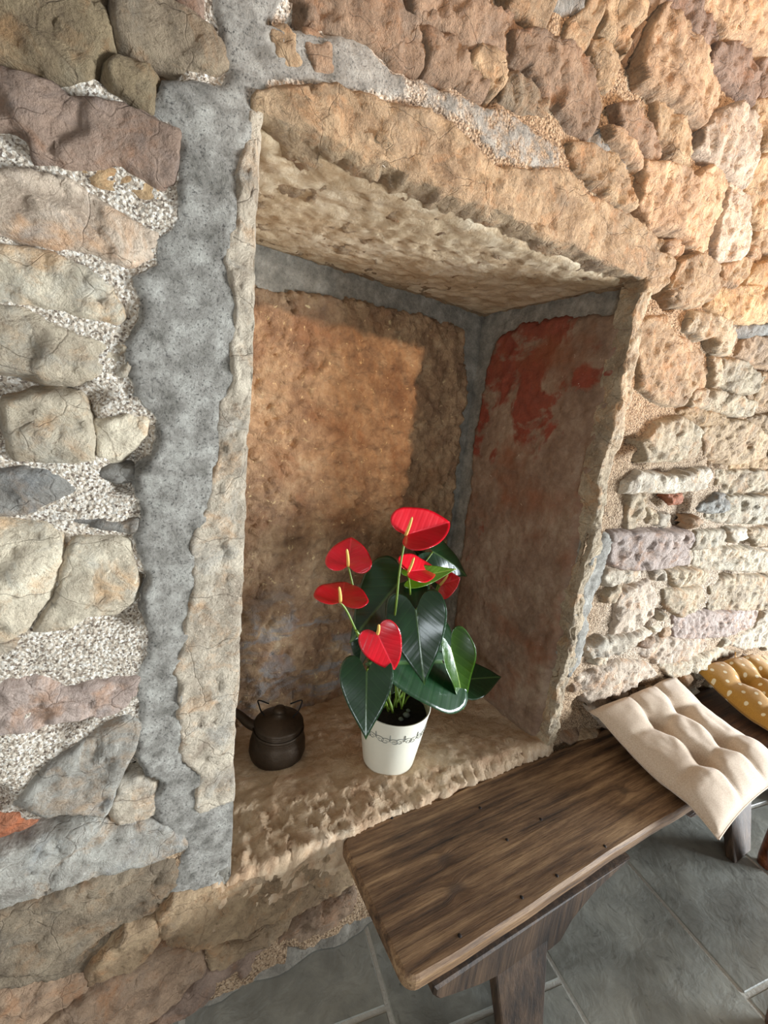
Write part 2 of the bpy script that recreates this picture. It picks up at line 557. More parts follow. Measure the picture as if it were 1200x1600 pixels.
def leaf_material(name, a, bcol, vein, rough, young=False):
    m, nt, b = mat(name); n = N(nt)
    uv = n.new('ShaderNodeUVMap').outputs[0]; p = n.pos()
    sx = n.new('ShaderNodeSeparateXYZ'); n.link(uv, sx.inputs[0])
    s, t = sx.outputs[0], sx.outputs[1]            # along midrib, across (signed)
    at = n.math('ABSOLUTE', t)
    mid = n.ramp(at, [(0.010, 1), (0.028, 0)])
    sv = n.math('SINE', n.math('MULTIPLY', n.math('SUBTRACT', s, n.math('MULTIPLY', at, .75)), 40))
    side = n.ramp(sv, [(0.90, 0), (1.0, 1)])
    c = n.mix(n.noise(p, 40, 4, .6), a, bcol)
    c = n.mix(n.math('MULTIPLY', side, .10), c, vein)
    c = n.mix(n.math('MULTIPLY', mid, .75), c, vein)
    n.link(c, b.inputs['Base Color'])
    b.inputs['Roughness'].default_value = rough
    b.inputs['Specular IOR Level'].default_value = .6
    b.inputs['Coat Weight'].default_value = .35; b.inputs['Coat Roughness'].default_value = .18
    h = n.math('ADD', n.math('MULTIPLY', n.ramp(sv, [(0.0, 0), (0.7, .75), (1, 1)]), -.5), n.math('ADD', n.math('MULTIPLY', mid, -.5), n.math('MULTIPLY', n.noise(p, 70, 3, .5), .35)))
    n.link(n.bump(h, .20, .0026), b.inputs['Normal'])
    return m


M = {}
M['stone'] = stone_material('rubble_stone')
M['dressed'] = stone_material('chiselled_stone', chisel=.8, grain=1.1)
M['mortar'] = mortar_material()
M['cement'] = cement_material()
for k in ('back', 'jamb', 'sill', 'soffit'):
    M[k] = niche_stone_material('niche_' + k, k)
M['tile'] = tile_material()
M['grout'] = simple('grout', lin((.82, .81, .77)), .95, 0, (120, .6, .004), .15)

# ------------------------------------------------------------------ floor
def box_verts(x0, x1, y0, y1, z0, z1):
    V = [(x, y, z) for x in (x0, x1) for y in (y0, y1) for z in (z0, z1)]
    F = [(0, 1, 3, 2), (4, 6, 7, 5), (0, 4, 5, 1), (2, 3, 7, 6), (0, 2, 6, 4), (1, 5, 7, 3)]
    return V, F


V, F = box_verts(-1.6, 4.4, -2.4, 0.80, -0.06, -0.0025)
floor = obj('floor', V, F, M['grout'], smooth_shade=False)
floor['kind'] = 'structure'
ANG = math.radians(-9.5)
TW = 0.448; TL = 0.62; G = 0.0055
ca, sa = math.cos(ANG), math.sin(ANG)


def to_tile(x, y): return x * ca + y * sa, -x * sa + y * ca
def from_tile(a, b): return a * ca - b * sa, a * sa + b * ca


o1 = onZ(1190, 1585, -1.68); a0, _ = to_tile(o1.x, o1.y)
o2 = onZ(1185, 1545, -1.68); _, b_c1 = to_tile(o2.x, o2.y)
o3 = onZ(1107, 1283, -1.68); _, b_c2 = to_tile(o3.x, o3.y)
o4 = onZ(603, 1575, -1.68); _, b_c3 = to_tile(o4.x, o4.y)
tile_cache = {}
ntile = 0
for i in range(-6, 9):
    boff = b_c1 if i == 0 else b_c2 if i == 1 else b_c3 if i == -3 else b_c1 + (i * .37 % 1) * TL
    for j in range(-7, 6):
        A0, A1 = a0 + i * TW + G, a0 + (i + 1) * TW - G
        B0, B1 = boff + j * TL + G, boff + (j + 1) * TL - G
        cor = [(A0, B0), (A1, B0), (A1, B1), (A0, B1)]
        pts = [from_tile(*c) for c in cor]
        # clip at the wall face and at the modelled extent
        poly = pts
        for (nx, ny, d) in ((0, 1, 0.795), (0, -1, 2.3), (1, 0, 4.3), (-1, 0, 1.5)):
            new = []
            for k in range(len(poly)):
                p, q = poly[k - 1], poly[k]
                dp = p[0] * nx + p[1] * ny - d; dq = q[0] * nx + q[1] * ny - d
                if (dp <= 0) != (dq <= 0):
                    t = dp / (dp - dq); new.append((p[0] + (q[0] - p[0]) * t, p[1] + (q[1] - p[1]) * t))
                if dq <= 0: new.append(q)
            poly = new
            if len(poly) < 3: break
        if len(poly) < 3: continue
        cx = sum(p[0] for p in poly) / len(poly); cy = sum(p[1] for p in poly) / len(poly)
        if max(abs(p[0] - cx) for p in poly) < .03: continue
        V, F = prism(poly, (1, 0, 0), (0, 1, 0), (0, 0, 1), (0, 0, -.012), .012 + random.uniform(-.0008, .0008), .0022)
        obj('tile', V, F, M['tile'], floor, smooth_shade=False, loc=(cx, cy, 0))
        ntile += 1

# ------------------------------------------------------------------ wall bed (mortar) with cement zones
YW = D                      # wall face
NX0, NX1 = .225 * D, 1.466 * D          # niche opening
NZ0, NZ1 = (-1.29 + FZ) * D, (.527 + FZ) * D


def W(u, v):
    p = onY(u, v, 1.0); return (p.x, p.z)


def crop(ox, oy, sc, pts):
    return [(ox + x / sc, oy + y / sc) for x, y in pts]


def C1(*p): return crop(0, 0, 2.4, p)
def C2(*p): return crop(0, 500, 2.4, p)
def C3(*p): return crop(0, 1000, 2.0, p)
def C4(*p): return crop(350, 0, 2.4, p)
def C5(*p): return crop(750, 0, 2.6667, p)
def C6(*p): return crop(800, 450, 2.4615, p)
def C7(*p): return crop(900, 600, 4.0, p)
def C8(*p): return crop(820, 860, 3.158, p)


strip_l = C1((770, -60), (820, 120), (850, 260), (830, 330), (600, 280), (580, 440), (690, 500), (660, 620), (650, 840), (600, 900), (590, 1000), (510, 1030), (530, 1200), (480, 1290)) + \
    C2((490, 200), (520, 280), (575, 370), (560, 500), (500, 560), (520, 660), (530, 760), (490, 820), (520, 1000), (520, 1100), (550, 1250)) + \
    C3((440, 60), (430, 170), (420, 330), (440, 420), (490, 450), (480, 550), (560, 600), (570, 650), (540, 760), (500, 830))
strip_r = C1((1080, -60), (1000, 90), (970, 160), (1000, 330), (980, 440)) + [(412, 190), (405, 500), (392, 800), (372, 1100), (362, 1350), (340, 1390)]
cement_polys = [strip_l + strip_r[::-1],
                C4((400, 140), (540, 170), (640, 270), (740, 290), (930, 370), (1080, 420), (1250, 560), (1250, 700), (1000, 600), (900, 500), (760, 400), (600, 370), (300, 310), (160, 300), (160, 380), (120, 440), (40, 300), (60, 60)),
                C8((215, 290), (300, 300), (300, 420), (260, 560), (200, 640), (190, 560), (240, 430)),
                C7((60, 1100), (180, 920), (230, 960), (180, 1140), (90, 1390), (10, 1560), (0, 1400))]
cement_w = [[W(*p) for p in poly] for poly in cement_polys]

jl = C1((905, 470), (880, 600), (850, 800), (822, 960), (870, 1200), (850, 1440)) + C2((850, 120), (800, 300), (780, 500), (745, 740), (690, 820), (700, 950), (690, 1100), (660, 1250), (640, 1310)) + C3((540, 200), (550, 380), (600, 420))
jl_w = [(W(*p)[1], max(.02, NX0 - W(*p)[0])) for p in jl]
X0, X1, Z0, Z1 = -0.75, 3.35, -0.02, 2.75
xs = np.concatenate([np.arange(X0, 2.1, .0085), np.arange(2.1, X1, .016)])
zs = np.arange(Z0, Z1, .0085)
gx, gz = np.meshgrid(xs, zs, indexing='ij')
px, pz = gx.ravel(), gz.ravel()
P3 = np.stack([px, np.zeros_like(px), pz], 1)
wob = fbm(P3, 14, 5, 3, .65) * .022
cem = np.full(len(px), -1.0)
for poly in cement_w:
    cem = np.maximum(cem, sdist(px + wob, pz + wob * .7, poly))
cemf = smooth(cem, -.006, .010)
rough_r = smooth(px, .5, 1.2)
h = .001 - .006 * rough_r + fbm(P3, 22, 4, 11) * .009 + fbm(P3, 90, 2, 12) * .004
hc = .011 + fbm(P3, 12, 4, 21) * .007 + fbm(P3, 38, 3, 24) * .005 + fbm(P3, 100, 2, 22) * .002
h = h * (1 - cemf) + hc * cemf
jw = np.interp(pz, [q[0] for q in sorted(jl_w)], [q[1] for q in sorted(jl_w)])
under = (px > NX0 - jw + .016) & (px < NX0 + .02) & (pz > (-1.02 + FZ) * D) & (pz < NZ1 + .02)
h = np.where(under, -.012, h)
# crevices between stones go deeper here and there
h -= (1 - cemf) * .03 * smooth(fbm(P3, 9, 3, 31), .16, .36)
h += .05 * smooth(-pz, -.10, .02) * .5
VB = np.stack([px, YW - h, pz], 1)
m_ = len(zs)
keep = []
inside = (px > NX0 - .010) & (px < NX1 + .012) & (pz > NZ0 - .03) & (pz < NZ1 + .012)
ins2 = inside.reshape(gx.shape)
F = []
for i in range(len(xs) - 1):
    for j in range(m_ - 1):
        if ins2[i, j] and ins2[i + 1, j + 1]: continue
        a = i * m_ + j
        F.append((a, a + m_, a + m_ + 1, a + 1))
# solid body of the wall behind the mortar face (rim closed to a back sheet is not needed: the lining below closes the niche)
wall = obj('wall_back', VB, F, M['mortar'])
wall['kind'] = 'structure'
for nm, arr in (('cement', smooth(cem, -.012, .012) * (1 - .47 * smooth(px, .30, .42) * smooth(pz, 1.6, 1.75))), ('pale', (1 - smooth(px, .15, .7) + .45 * smooth(px, 1.2, 1.5) * (1 - smooth(pz, .9, 1.5))) * smooth(pz, .42, .62))):
    at = wall.data.attributes.new(nm, 'FLOAT', 'POINT')
    at.data.foreach_set('value', arr.astype(np.float32))

# ------------------------------------------------------------------ stones
TINT = {
    'olive': (.56, .49, .38), 'greybrown': (.55, .49, .41), 'mauve': (.57, .48, .42), 'ochre': (.72, .60, .45),
    'cream': (.81, .765, .685), 'pink': (.76, .69, .62), 'grey': (.69, .675, .645), 'beige': (.74, .69, .61),
    'tan': (.69, .59, .47), 'brown': (.60, .50, .41), 'peach': (.73, .61, .49), 'pale': (.73, .66, .56),
    'slate': (.55, .54, .52), 'lilac': (.70, .63, .595), 'rust': (.70, .45, .32), 'white': (.78, .73, .66)}


def stone(poly, tint, hgt=.022, bevel=.008, mat_=None, frame=None, name='stone', parent=None, rough=1.0, step=.006, facets=6, back=.022, jitter=.007, facet_amt=1.0, grow=.004):
    """poly: outline in the (a,b) plane of frame (origin, A, B, Nout); a relief block with broken faces"""
    O, A, B, Nn = frame if frame else (np.array([0, YW, 0]), np.array([1., 0, 0]), np.array([0, 0, 1.]), np.array([0, -1., 0]))
    p = np.array(poly, float)
    m = grow + jitter + .012
    xs_ = np.arange(p[:, 0].min() - m, p[:, 0].max() + m, step); ys_ = np.arange(p[:, 1].min() - m, p[:, 1].max() + m, step)
    ga, gb = np.meshgrid(xs_, ys_, indexing='ij')
    ab = np.stack([ga.ravel(), gb.ravel()], 1)
    sd = int(rng.integers(1, 9999))
    Q = np.stack([ab[:, 0], ab[:, 1], np.zeros(len(ab)) + sd * .37], 1)
    dist = sdist(ab[:, 0], ab[:, 1], p)
    # soften the drawn corners a little and roughen the outline
    dist = dist + grow + fbm(Q, 30, 4, sd, .6) * jitter
    x = np.clip(dist / bevel, 0, 1)
    prof = np.sqrt(np.clip(1 - (1 - x) ** 2, 0, 1)) * .75 + x * .25
    inn = dist > 0
    c = ab[inn].mean(0) if inn.any() else p.mean(0)
    rmax = math.sqrt(max(inn.sum(), 4) * step * step / math.pi)
    fac = np.full(len(ab), 1e9)
    for k in range(facets):
        q = c + (rng.random(2) - .5) * rmax * 1.4
        g = (rng.random(2) - .5) * .42
        fac = np.minimum(fac, (ab - q) @ g + rng.random() * .006)
    if inn.any(): fac = np.clip(fac - np.median(fac[inn]), -hgt * .8, hgt * .5) * facet_amt
    ch = np.abs(chips(Q, 17, sd)) * -.0090 + chips(Q, 26, sd + 7) * .0045 + chips(Q, 52, sd + 3) * .0024
    hh = -.005 + hgt * prof + (fac + ch * rough + fbm(Q, 18, 4, sd) * .005 * rough) * (.2 + .8 * prof)
    out = np.clip(-dist / .010, 0, 1)
    hh = hh - out * (back + .012)
    keep_ = (dist > -.012).reshape(ga.shape)
    nb_ = len(ys_)
    idx = np.full(len(ab), -1); F = []
    n_ = 0
    cell = keep_[:-1, :-1] & keep_[1:, :-1] & keep_[:-1, 1:] & keep_[1:, 1:]
    ii, jj = np.nonzero(cell)
    q = np.stack([ii * nb_ + jj, (ii + 1) * nb_ + jj, (ii + 1) * nb_ + jj + 1, ii * nb_ + jj + 1], 1)
    used = np.unique(q); idx[used] = np.arange(len(used)); F = idx[q]
    V = (O + ab[:, :1] * A + ab[:, 1:] * B + hh[:, None] * Nn)[used]
    if np.dot(np.cross(A, B), Nn) < 0: F = F[:, ::-1]
    loc = tuple(O + c[0] * A + c[1] * B)
    o = obj(name, V, F, mat_ or M['stone'], parent or wall, loc=loc)
    col = TINT[tint] if isinstance(tint, str) else tint
    jt = 1 + (rng.random() - .5) * .12
    o.color = (*lin(tuple(min(1, v * jt) for v in col)), 1)
    return o


ST = []   # (pixel outline, tint, height)
def S(poly, tint, hgt=.02): ST.append((poly, tint, hgt))

# left of the niche; darker tints at the top also paint in dimmer light
S(C1((-90, -90), (390, -90), (400, 30), (430, 130), (420, 180), (370, 220), (335, 295), (215, 310), (100, 265), (-90, 215)), 'olive', .030)
S(C1((415, 10), (500, -30), (620, 0), (700, 55), (790, 100), (840, 170), (850, 250), (800, 290), (690, 255), (590, 230), (500, 205), (440, 165), (420, 80)), 'greybrown', .028)
S(C1((610, -70), (770, -70), (765, 70), (740, 75), (660, 25)), 'mauve', .022)
S(C1((390, 240), (450, 225), (560, 260), (590, 300), (580, 440), (520, 420), (430, 350), (385, 300)), 'olive', .024)
S(C1((-90, 240), (20, 250), (200, 325), (260, 380), (440, 400), (580, 460), (680, 500), (665, 600), (650, 690), (590, 700), (440, 620), (280, 640), (130, 600), (110, 530), (50, 490), (-90, 490)), 'mauve', .026)
S(C1((285, 600), (440, 625), (600, 705), (610, 750), (520, 740), (360, 700), (300, 660)), 'ochre', .012)
S(C1((-90, 655), (150, 650), (280, 690), (380, 760), (600, 880), (590, 960), (500, 1005), (420, 985), (330, 945), (200, 920), (120, 900), (-90, 850)), 'pink', .026)
S(C1((-90, 915), (90, 930), (180, 945), (330, 1010), (420, 1080), (470, 1190), (440, 1215), (300, 1180), (100, 1140), (-90, 1125)), 'cream', .026)
S(C1((-90, 1130), (100, 1150), (170, 1190), (300, 1270), (430, 1290), (490, 1300), (485, 1420), (400, 1400), (280, 1420), (150, 1410), (70, 1400), (-90, 1370)), 'beige', .022)
S(C2((15, 310), (110, 270), (300, 280), (330, 360), (355, 430), (355, 530), (240, 525), (60, 530), (20, 500)), 'beige', .026)
S(C2((345, 380), (480, 360), (570, 360), (550, 430), (510, 480), (440, 520), (365, 525), (360, 440)), 'cream', .018)
S(C2((-90, 570), (80, 555), (190, 570), (295, 635), (220, 670), (130, 715), (60, 730), (-90, 735)), 'slate', .020)
S(C2((365, 580), (430, 555), (495, 565), (505, 600), (440, 605)), 'slate', .012)
S(C2((230, 745), (330, 740), (450, 760), (520, 745), (520, 790), (480, 800), (350, 780)), 'slate', .016)
S(C2((-90, 745), (120, 755), (190, 765), (235, 800), (235, 880), (210, 960), (190, 1040), (110, 1150), (40, 1190), (-90, 1205)), 'cream', .030)
S(C2((280, 815), (490, 810), (510, 920), (520, 1000), (500, 1060), (440, 1100), (330, 1110), (260, 1150), (125, 1160), (205, 1040), (230, 950), (250, 880)), 'cream', .022)
S(C2((-90, 1215), (20, 1200), (100, 1185), (100, 1220), (30, 1250), (-90, 1260)), 'white', .016)
S(C2((470, 1190), (540, 1180), (550, 1240), (480, 1235)), 'pink', .010)
S(C3((-90, 130), (130, 115), (200, 150), (350, 115), (435, 110), (435, 170), (390, 210), (330, 240), (200, 250), (100, 285), (-90, 305)), 'lilac', .020)
S(C3((390, 230), (440, 250), (430, 330), (390, 390), (335, 540), (250, 530), (130, 540), (40, 510), (100, 440), (170, 370), (290, 290)), 'grey', .026)
S(C3((345, 540), (370, 450), (440, 425), (490, 440), (480, 540), (400, 590), (345, 570)), 'white', .018)
S(C3((-90, 540), (60, 545), (120, 570), (60, 600), (-90, 640)), 'rust', .014)
S(C3((-90, 680), (0, 650), (120, 610), (280, 560), (340, 580), (480, 560), (560, 600), (590, 640), (430, 690), (330, 700), (170, 760), (-90, 850)), 'grey', .032)
S(C3((-90, 860), (170, 770), (340, 705), (540, 690), (560, 740), (490, 830), (380, 890), (250, 955), (100, 1005), (-90, 1010)), 'greybrown', .032)
S(C3((-90, 1020), (120, 1005), (250, 962), (350, 910), (320, 980), (250, 1030), (-90, 1080)), 'greybrown', .022)
S(C3((272, 1020), (360, 920), (390, 885), (480, 850), (500, 900), (450, 970), (360, 1030), (280, 1065)), 'tan', .036)
S(C3((-90, 1095), (100, 1075), (250, 1035), (268, 1060), (268, 1085), (150, 1160), (0, 1240), (-90, 1260)), 'brown', .030)
S(C3((280, 1080), (370, 1040), (450, 990), (510, 935), (600, 945), (640, 1010), (600, 1080), (500, 1140), (400, 1200), (300, 1260), (-20, 1290), (150, 1175)), 'brown', .034)
S(C3((495, 840), (540, 780), (700, 755), (930, 690), (1130, 600), (1160, 690), (1080, 760), (900, 835), (760, 890), (640, 930), (530, 930), (500, 890)), 'tan', .030)
S(C3((655, 965), (740, 938), (910, 845), (890, 890), (840, 925), (720, 985), (660, 1020)), 'tan', .030)
S(C3((620, 1040), (840, 933), (860, 980), (830, 1010), (700, 1080), (600, 1150), (440, 1240), (400, 1250), (510, 1145)), 'mauve', .030)
S(C3((870, 930), (920, 870), (1100, 765), (1110, 785), (1090, 850), (1000, 900), (930, 930), (862, 970)), 'brown', .026)
S(C3((862, 988), (940, 945), (1010, 920), (1005, 975), (900, 1050), (780, 1080), (832, 1022)), 'brown', .024)
S(C3((540, 1195), (640, 1140), (760, 1085), (800, 1090), (700, 1150), (600, 1210)), 'greybrown', .016)
# above the niche
S(C4((210, -70), (610, -70), (650, 60), (700, 100), (740, 200), (730, 270), (640, 250), (560, 170), (450, 140), (330, 80)), 'brown', .028)
S(C4((140, 100), (230, 90), (270, 140), (260, 200), (295, 265), (230, 275), (180, 220)), 'tan', .022)
S(C4((285, 110), (350, 120), (400, 190), (400, 270), (330, 280), (295, 190)), 'brown', .022)
S(C4((705, 105), (790, 135), (860, 180), (900, 260), (965, 320), (965, 375), (930, 370), (860, 310), (745, 290), (745, 180)), 'brown', .030)
S(C4((905, 250), (940, 200), (1020, 230), (1035, 320), (990, 365), (960, 310)), 'tan', .034)
S(C4((640, -70), (950, -70), (950, 20), (1050, 80), (1160, 160), (1130, 210), (1060, 230), (1000, 195), (900, 185), (800, 120), (700, 80)), 'brown', .034)
S(C4((1045, 290), (1085, 285), (1200, 390), (1190, 425), (1080, 400), (1030, 380)), 'greybrown', .026)
S(C5((60, -70), (270, -70), (270, 60), (240, 150), (190, 165), (150, 90), (90, 50)), 'tan', .036)
S(C5((245, 150), (300, 70), (345, 110), (345, 190), (300, 200)), 'greybrown', .004)
S(C5((290, -70), (420, -70), (400, 60), (340, 60), (300, 40)), 'slate', .024)
S(C5((430, -70), (480, -70), (475, 80), (455, 130), (440, 190), (370, 225), (345, 190), (355, 110), (410, 60)), 'tan', .030)
S(C5((490, -70), (650, -70), (660, 60), (640, 100), (600, 120), (590, 200), (565, 250), (540, 190), (480, 140), (482, 60)), 'tan', .034)
S(C5((100, 165), (210, 178), (340, 215), (440, 260), (478, 370), (478, 470), (440, 570), (350, 520), (300, 450), (250, 420), (170, 300), (110, 260)), 'brown', .034)
S(C5((450, 190), (530, 200), (560, 270), (520, 370), (480, 340)), 'tan', .026)
S(C5((720, 60), (790, 110), (910, 240), (980, 330), (985, 420), (930, 490), (880, 540), (800, 480), (720, 420), (650, 360), (630, 290), (660, 190)), 'peach', .042)
S(C5((660, -70), (750, -70), (760, 30), (715, 50), (670, 110), (615, 260), (605, 240), (650, 130)), 'brown', .020)
S(C5((765, -30), (870, -30), (900, 50), (960, 110), (970, 170), (910, 230), (830, 140), (770, 90)), 'mauve', .028)
S(C5((890, -70), (1290, -70), (1290, 150), (1180, 250), (1100, 180), (990, 165), (965, 95), (910, 40)), 'peach', .034)
S(C5((950, 205), (1060, 195), (1160, 265), (1150, 400), (1110, 450), (1040, 380), (1000, 340), (940, 260)), 'mauve', .030)
S(C5((890, 560), (960, 480), (1060, 440), (1110, 480), (1140, 560), (1132, 700), (1090, 780), (1030, 740), (940, 690), (880, 620)), 'pink', .036)
S(C5((540, 450), (620, 450), (660, 510), (720, 590), (735, 660), (690, 680), (640, 600), (560, 540)), 'brown', .030)
S(C5((515, 540), (560, 560), (650, 660), (645, 710), (590, 650), (530, 590)), 'peach', .034)
S(C5((715, 425), (800, 485), (850, 560), (878, 640), (860, 690), (780, 650), (725, 560)), 'tan', .028)
S(C5((450, 600), (500, 545), (580, 640), (640, 730), (600, 740), (530, 655)), 'slate', .008)
S(C5((660, 690), (760, 700), (850, 760), (950, 700), (1020, 760), (990, 860), (945, 950), (935, 1040), (880, 1070), (820, 995), (740, 960), (680, 950), (650, 880)), 'peach', .036)
S(C5((360, 600), (440, 605), (530, 665), (600, 760), (625, 870), (560, 860), (480, 790), (400, 700)), 'tan', .030)
S(C5((1155, 265), (1290, 200), (1290, 410), (1170, 400)), 'mauve', .030)
S(C5((1140, 425), (1290, 415), (1290, 620), (1160, 640), (1145, 540)), 'tan', .030)
S(C5((1140, 665), (1290, 640), (1290, 900), (1150, 960), (1110, 830), (1095, 795)), 'tan', .032)
S(C5((1040, 765), (1090, 820), (1120, 960), (1120, 1010), (1060, 1090), (965, 1080), (965, 1020), (1000, 880)), 'pink', .028)
S(C5((765, 1015), (800, 1000), (835, 1030), (825, 1058), (772, 1058)), 'peach', .022)
S(C5((690, 1100), (720, 1060), (785, 1070), (795, 1110), (770, 1175), (720, 1215), (665, 1215)), 'tan', .026)
S(C5((812, 1100), (870, 1060), (960, 1110), (1000, 1180), (940, 1250), (820, 1260), (782, 1200)), 'tan', .032)
S(C5((1000, 1115), (1100, 1075), (1138, 1090), (1080, 1170), (1040, 1200), (1010, 1190)), 'tan', .024)
S(C5((1090, 1185), (1140, 1105), (1290, 1040), (1290, 1220), (1140, 1255), (1065, 1250)), 'ochre', .034)
S(C5((1150, 970), (1290, 910), (1290, 1030), (1180, 1060), (1135, 1020)), 'tan', .026)
# right of the niche
S(C6((600, 20), (700, -20), (755, 10), (730, 60), (680, 70), (620, 60)), 'tan', .024)
S(C6((765, 5), (960, -5), (1080, 60), (1080, 140), (880, 140), (820, 135), (740, 70)), 'ochre', .030)
S(C6((660, 150), (690, 95), (760, 110), (830, 160), (835, 190), (820, 255), (760, 250), (740, 190), (700, 200)), 'pale', .036)
S(C6((500, 130), (590, 110), (610, 180), (720, 230), (750, 310), (730, 380), (680, 390), (650, 450), (560, 440), (490, 380), (485, 250)), 'tan', .022)
S(C6((870, 230), (900, 190), (1080, 190), (1080, 320), (960, 300), (860, 260)), 'peach', .034)
S(C6((835, 145), (1080, 145), (1080, 180), (890, 184), (840, 175)), 'slate', .026)
S(C6((800, 275), (880, 285), (950, 345), (930, 400), (830, 400), (795, 370)), 'pale', .028)
S(C6((955, 330), (1080, 340), (1080, 470), (930, 440), (940, 400)), 'tan', .026)
S(C6((680, 402), (720, 388), (830, 412), (920, 442), (915, 490), (850, 490), (760, 470), (670, 450)), 'pale', .036)
S(C6((760, 270), (788, 275), (780, 370), (758, 375)), 'pale', .028)
S(C6((490, 590), (550, 520), (640, 500), (710, 540), (710, 640), (640, 660), (500, 660)), 'pale', .034)
S(C6((730, 540), (800, 505), (880, 515), (970, 580), (960, 645), (830, 675), (740, 640)), 'tan', .032)
S(C6((640, 472), (680, 460), (800, 492), (800, 530), (700, 520)), 'ochre', .024)
S(C6((930, 495), (1080, 480), (1080, 640), (985, 640), (975, 575), (900, 515)), 'tan', .028)
S(C6((430, 750), (480, 710), (600, 722), (740, 692), (770, 720), (730, 762), (600, 778), (480, 778), (420, 785)), 'white', .038)
S(C6((785, 705), (1080, 700), (1080, 780), (900, 775), (800, 785)), 'pale', .026)
S(C6((835, 655), (980, 650), (1080, 670), (1080, 692), (840, 690)), 'ochre', .022)
S(C6((715, 850), (780, 795), (808, 792), (828, 850), (760, 862)), 'slate', .026)
S(C6((815, 800), (980, 800), (1080, 830), (1080, 885), (900, 900), (800, 900), (745, 878), (835, 855)), 'beige', .032)
S(C6((510, 850), (545, 860), (540, 900), (518, 900)), 'pale', .024)
S(C6((550, 870), (590, 870), (580, 912), (550, 907)), 'white', .026)
S(C6((600, 800), (640, 790), (650, 820), (610, 830)), 'rust', .020)
S(C6((440, 800), (500, 790), (510, 850), (470, 920), (440, 920)), 'pale', .020)
S(C6((375, 940), (500, 930), (680, 938), (687, 1000), (680, 1060), (560, 1070), (400, 1075), (365, 1045)), 'lilac', .036)
S(C6((815, 925), (885, 920), (892, 962), (830, 972)), 'white', .032)
S(C6((700, 940), (805, 930), (820, 980), (780, 992), (690, 1000)), 'beige', .024)
S(C6((900, 930), (1080, 900), (1080, 990), (930, 988)), 'pale', .028)
S(C6((340, 1110), (360, 1082), (480, 1087), (430, 1120), (350, 1140)), 'white', .030)
S(C6((535, 1090), (575, 1085), (578, 1115), (540, 1118)), 'white', .028)
S(C6((590, 1092), (700, 1080), (760, 1100), (740, 1130), (620, 1142)), 'pale', .028)
S(C6((700, 1005), (880, 998), (1000, 1020), (1080, 1090), (860, 1080), (760, 1080), (695, 1060)), 'beige', .026)
S(C6((400, 1170), (520, 1125), (560, 1200), (520, 1270), (440, 1310), (385, 1330)), 'pink', .024)
S(C6((580, 1165), (720, 1152), (740, 1200), (640, 1258), (585, 1220)), 'pale', .026)
S(C6((760, 1155), (860, 1105), (1080, 1110), (1080, 1200), (900, 1230), (760, 1240)), 'pale', .028)
S(C6((620, 1265), (760, 1245), (940, 1235), (920, 1300), (800, 1330), (620, 1340)), 'lilac', .028)
S(C6((290, 1390), (350, 1350), (500, 1310), (530, 1322), (440, 1370), (300, 1412)), 'white', .034)
S(C6((560, 1350), (740, 1340), (740, 1390), (650, 1420), (560, 1440), (480, 1400)), 'pink', .026)
S(C6((960, 1245), (1080, 1200), (1080, 1340), (900, 1390), (840, 1370), (930, 1310)), 'white', .030)
S(C6((250, 1500), (330, 1460), (420, 1430), (520, 1445), (560, 1485), (450, 1530), (300, 1590)), 'pink', .024)
S(C6((570, 1450), (680, 1430), (800, 1390), (850, 1400), (740, 1450), (600, 1490)), 'beige', .026)

# ------------------------------------------------------------------ occupancy raster for the filler stones
CS = .010
ox, oz = X0, Z0
nxx, nzz = int((X1 - X0) / CS), int((Z1 - Z0) / CS)
occ = np.zeros((nxx, nzz), bool)
cgx, cgz = np.meshgrid(X0 + (np.arange(nxx) + .5) * CS, Z0 + (np.arange(nzz) + .5) * CS, indexing='ij')


def mark(poly, grow=0.0):
    p = np.array(poly)
    i0, i1 = int((p[:, 0].min() - grow - X0) / CS), int((p[:, 0].max() + grow - X0) / CS) + 1
    j0, j1 = int((p[:, 1].min() - grow - Z0) / CS), int((p[:, 1].max() + grow - Z0) / CS) + 1
    i0, j0 = max(i0, 0), max(j0, 0); i1, j1 = min(i1, nxx), min(j1, nzz)
    if i1 <= i0 or j1 <= j0: return None
    sub = (slice(i0, i1), slice(j0, j1))
    s = sdist(cgx[sub].ravel(), cgz[sub].ravel(), p).reshape(cgx[sub].shape)
    return sub, s > -grow


for poly, tint, hg in ST:
    pw = [W(*p) for p in poly]
    lf = 1 - float(smooth(np.array([np.mean([q[0] for q in pw])]), .15, .45)[0])
    stone(pw, tint, hg * (1 - .15 * lf), facet_amt=.8 - .3 * lf, rough=1.35 - .35 * lf, grow=.004 if lf > .5 and np.mean([q[1] for q in pw]) > .55 else .0085)
    r = mark(pw)
    if r: occ[r[0]] |= r[1]
for poly in cement_w:
    r = mark(poly, .01)
    if r: occ[r[0]] |= r[1]
# niche and its dressed surround
occ |= (cgx > NX0 - .10) & (cgx < NX1 + .09) & (cgz > NZ0 - .11) & (cgz < NZ1 + .16)

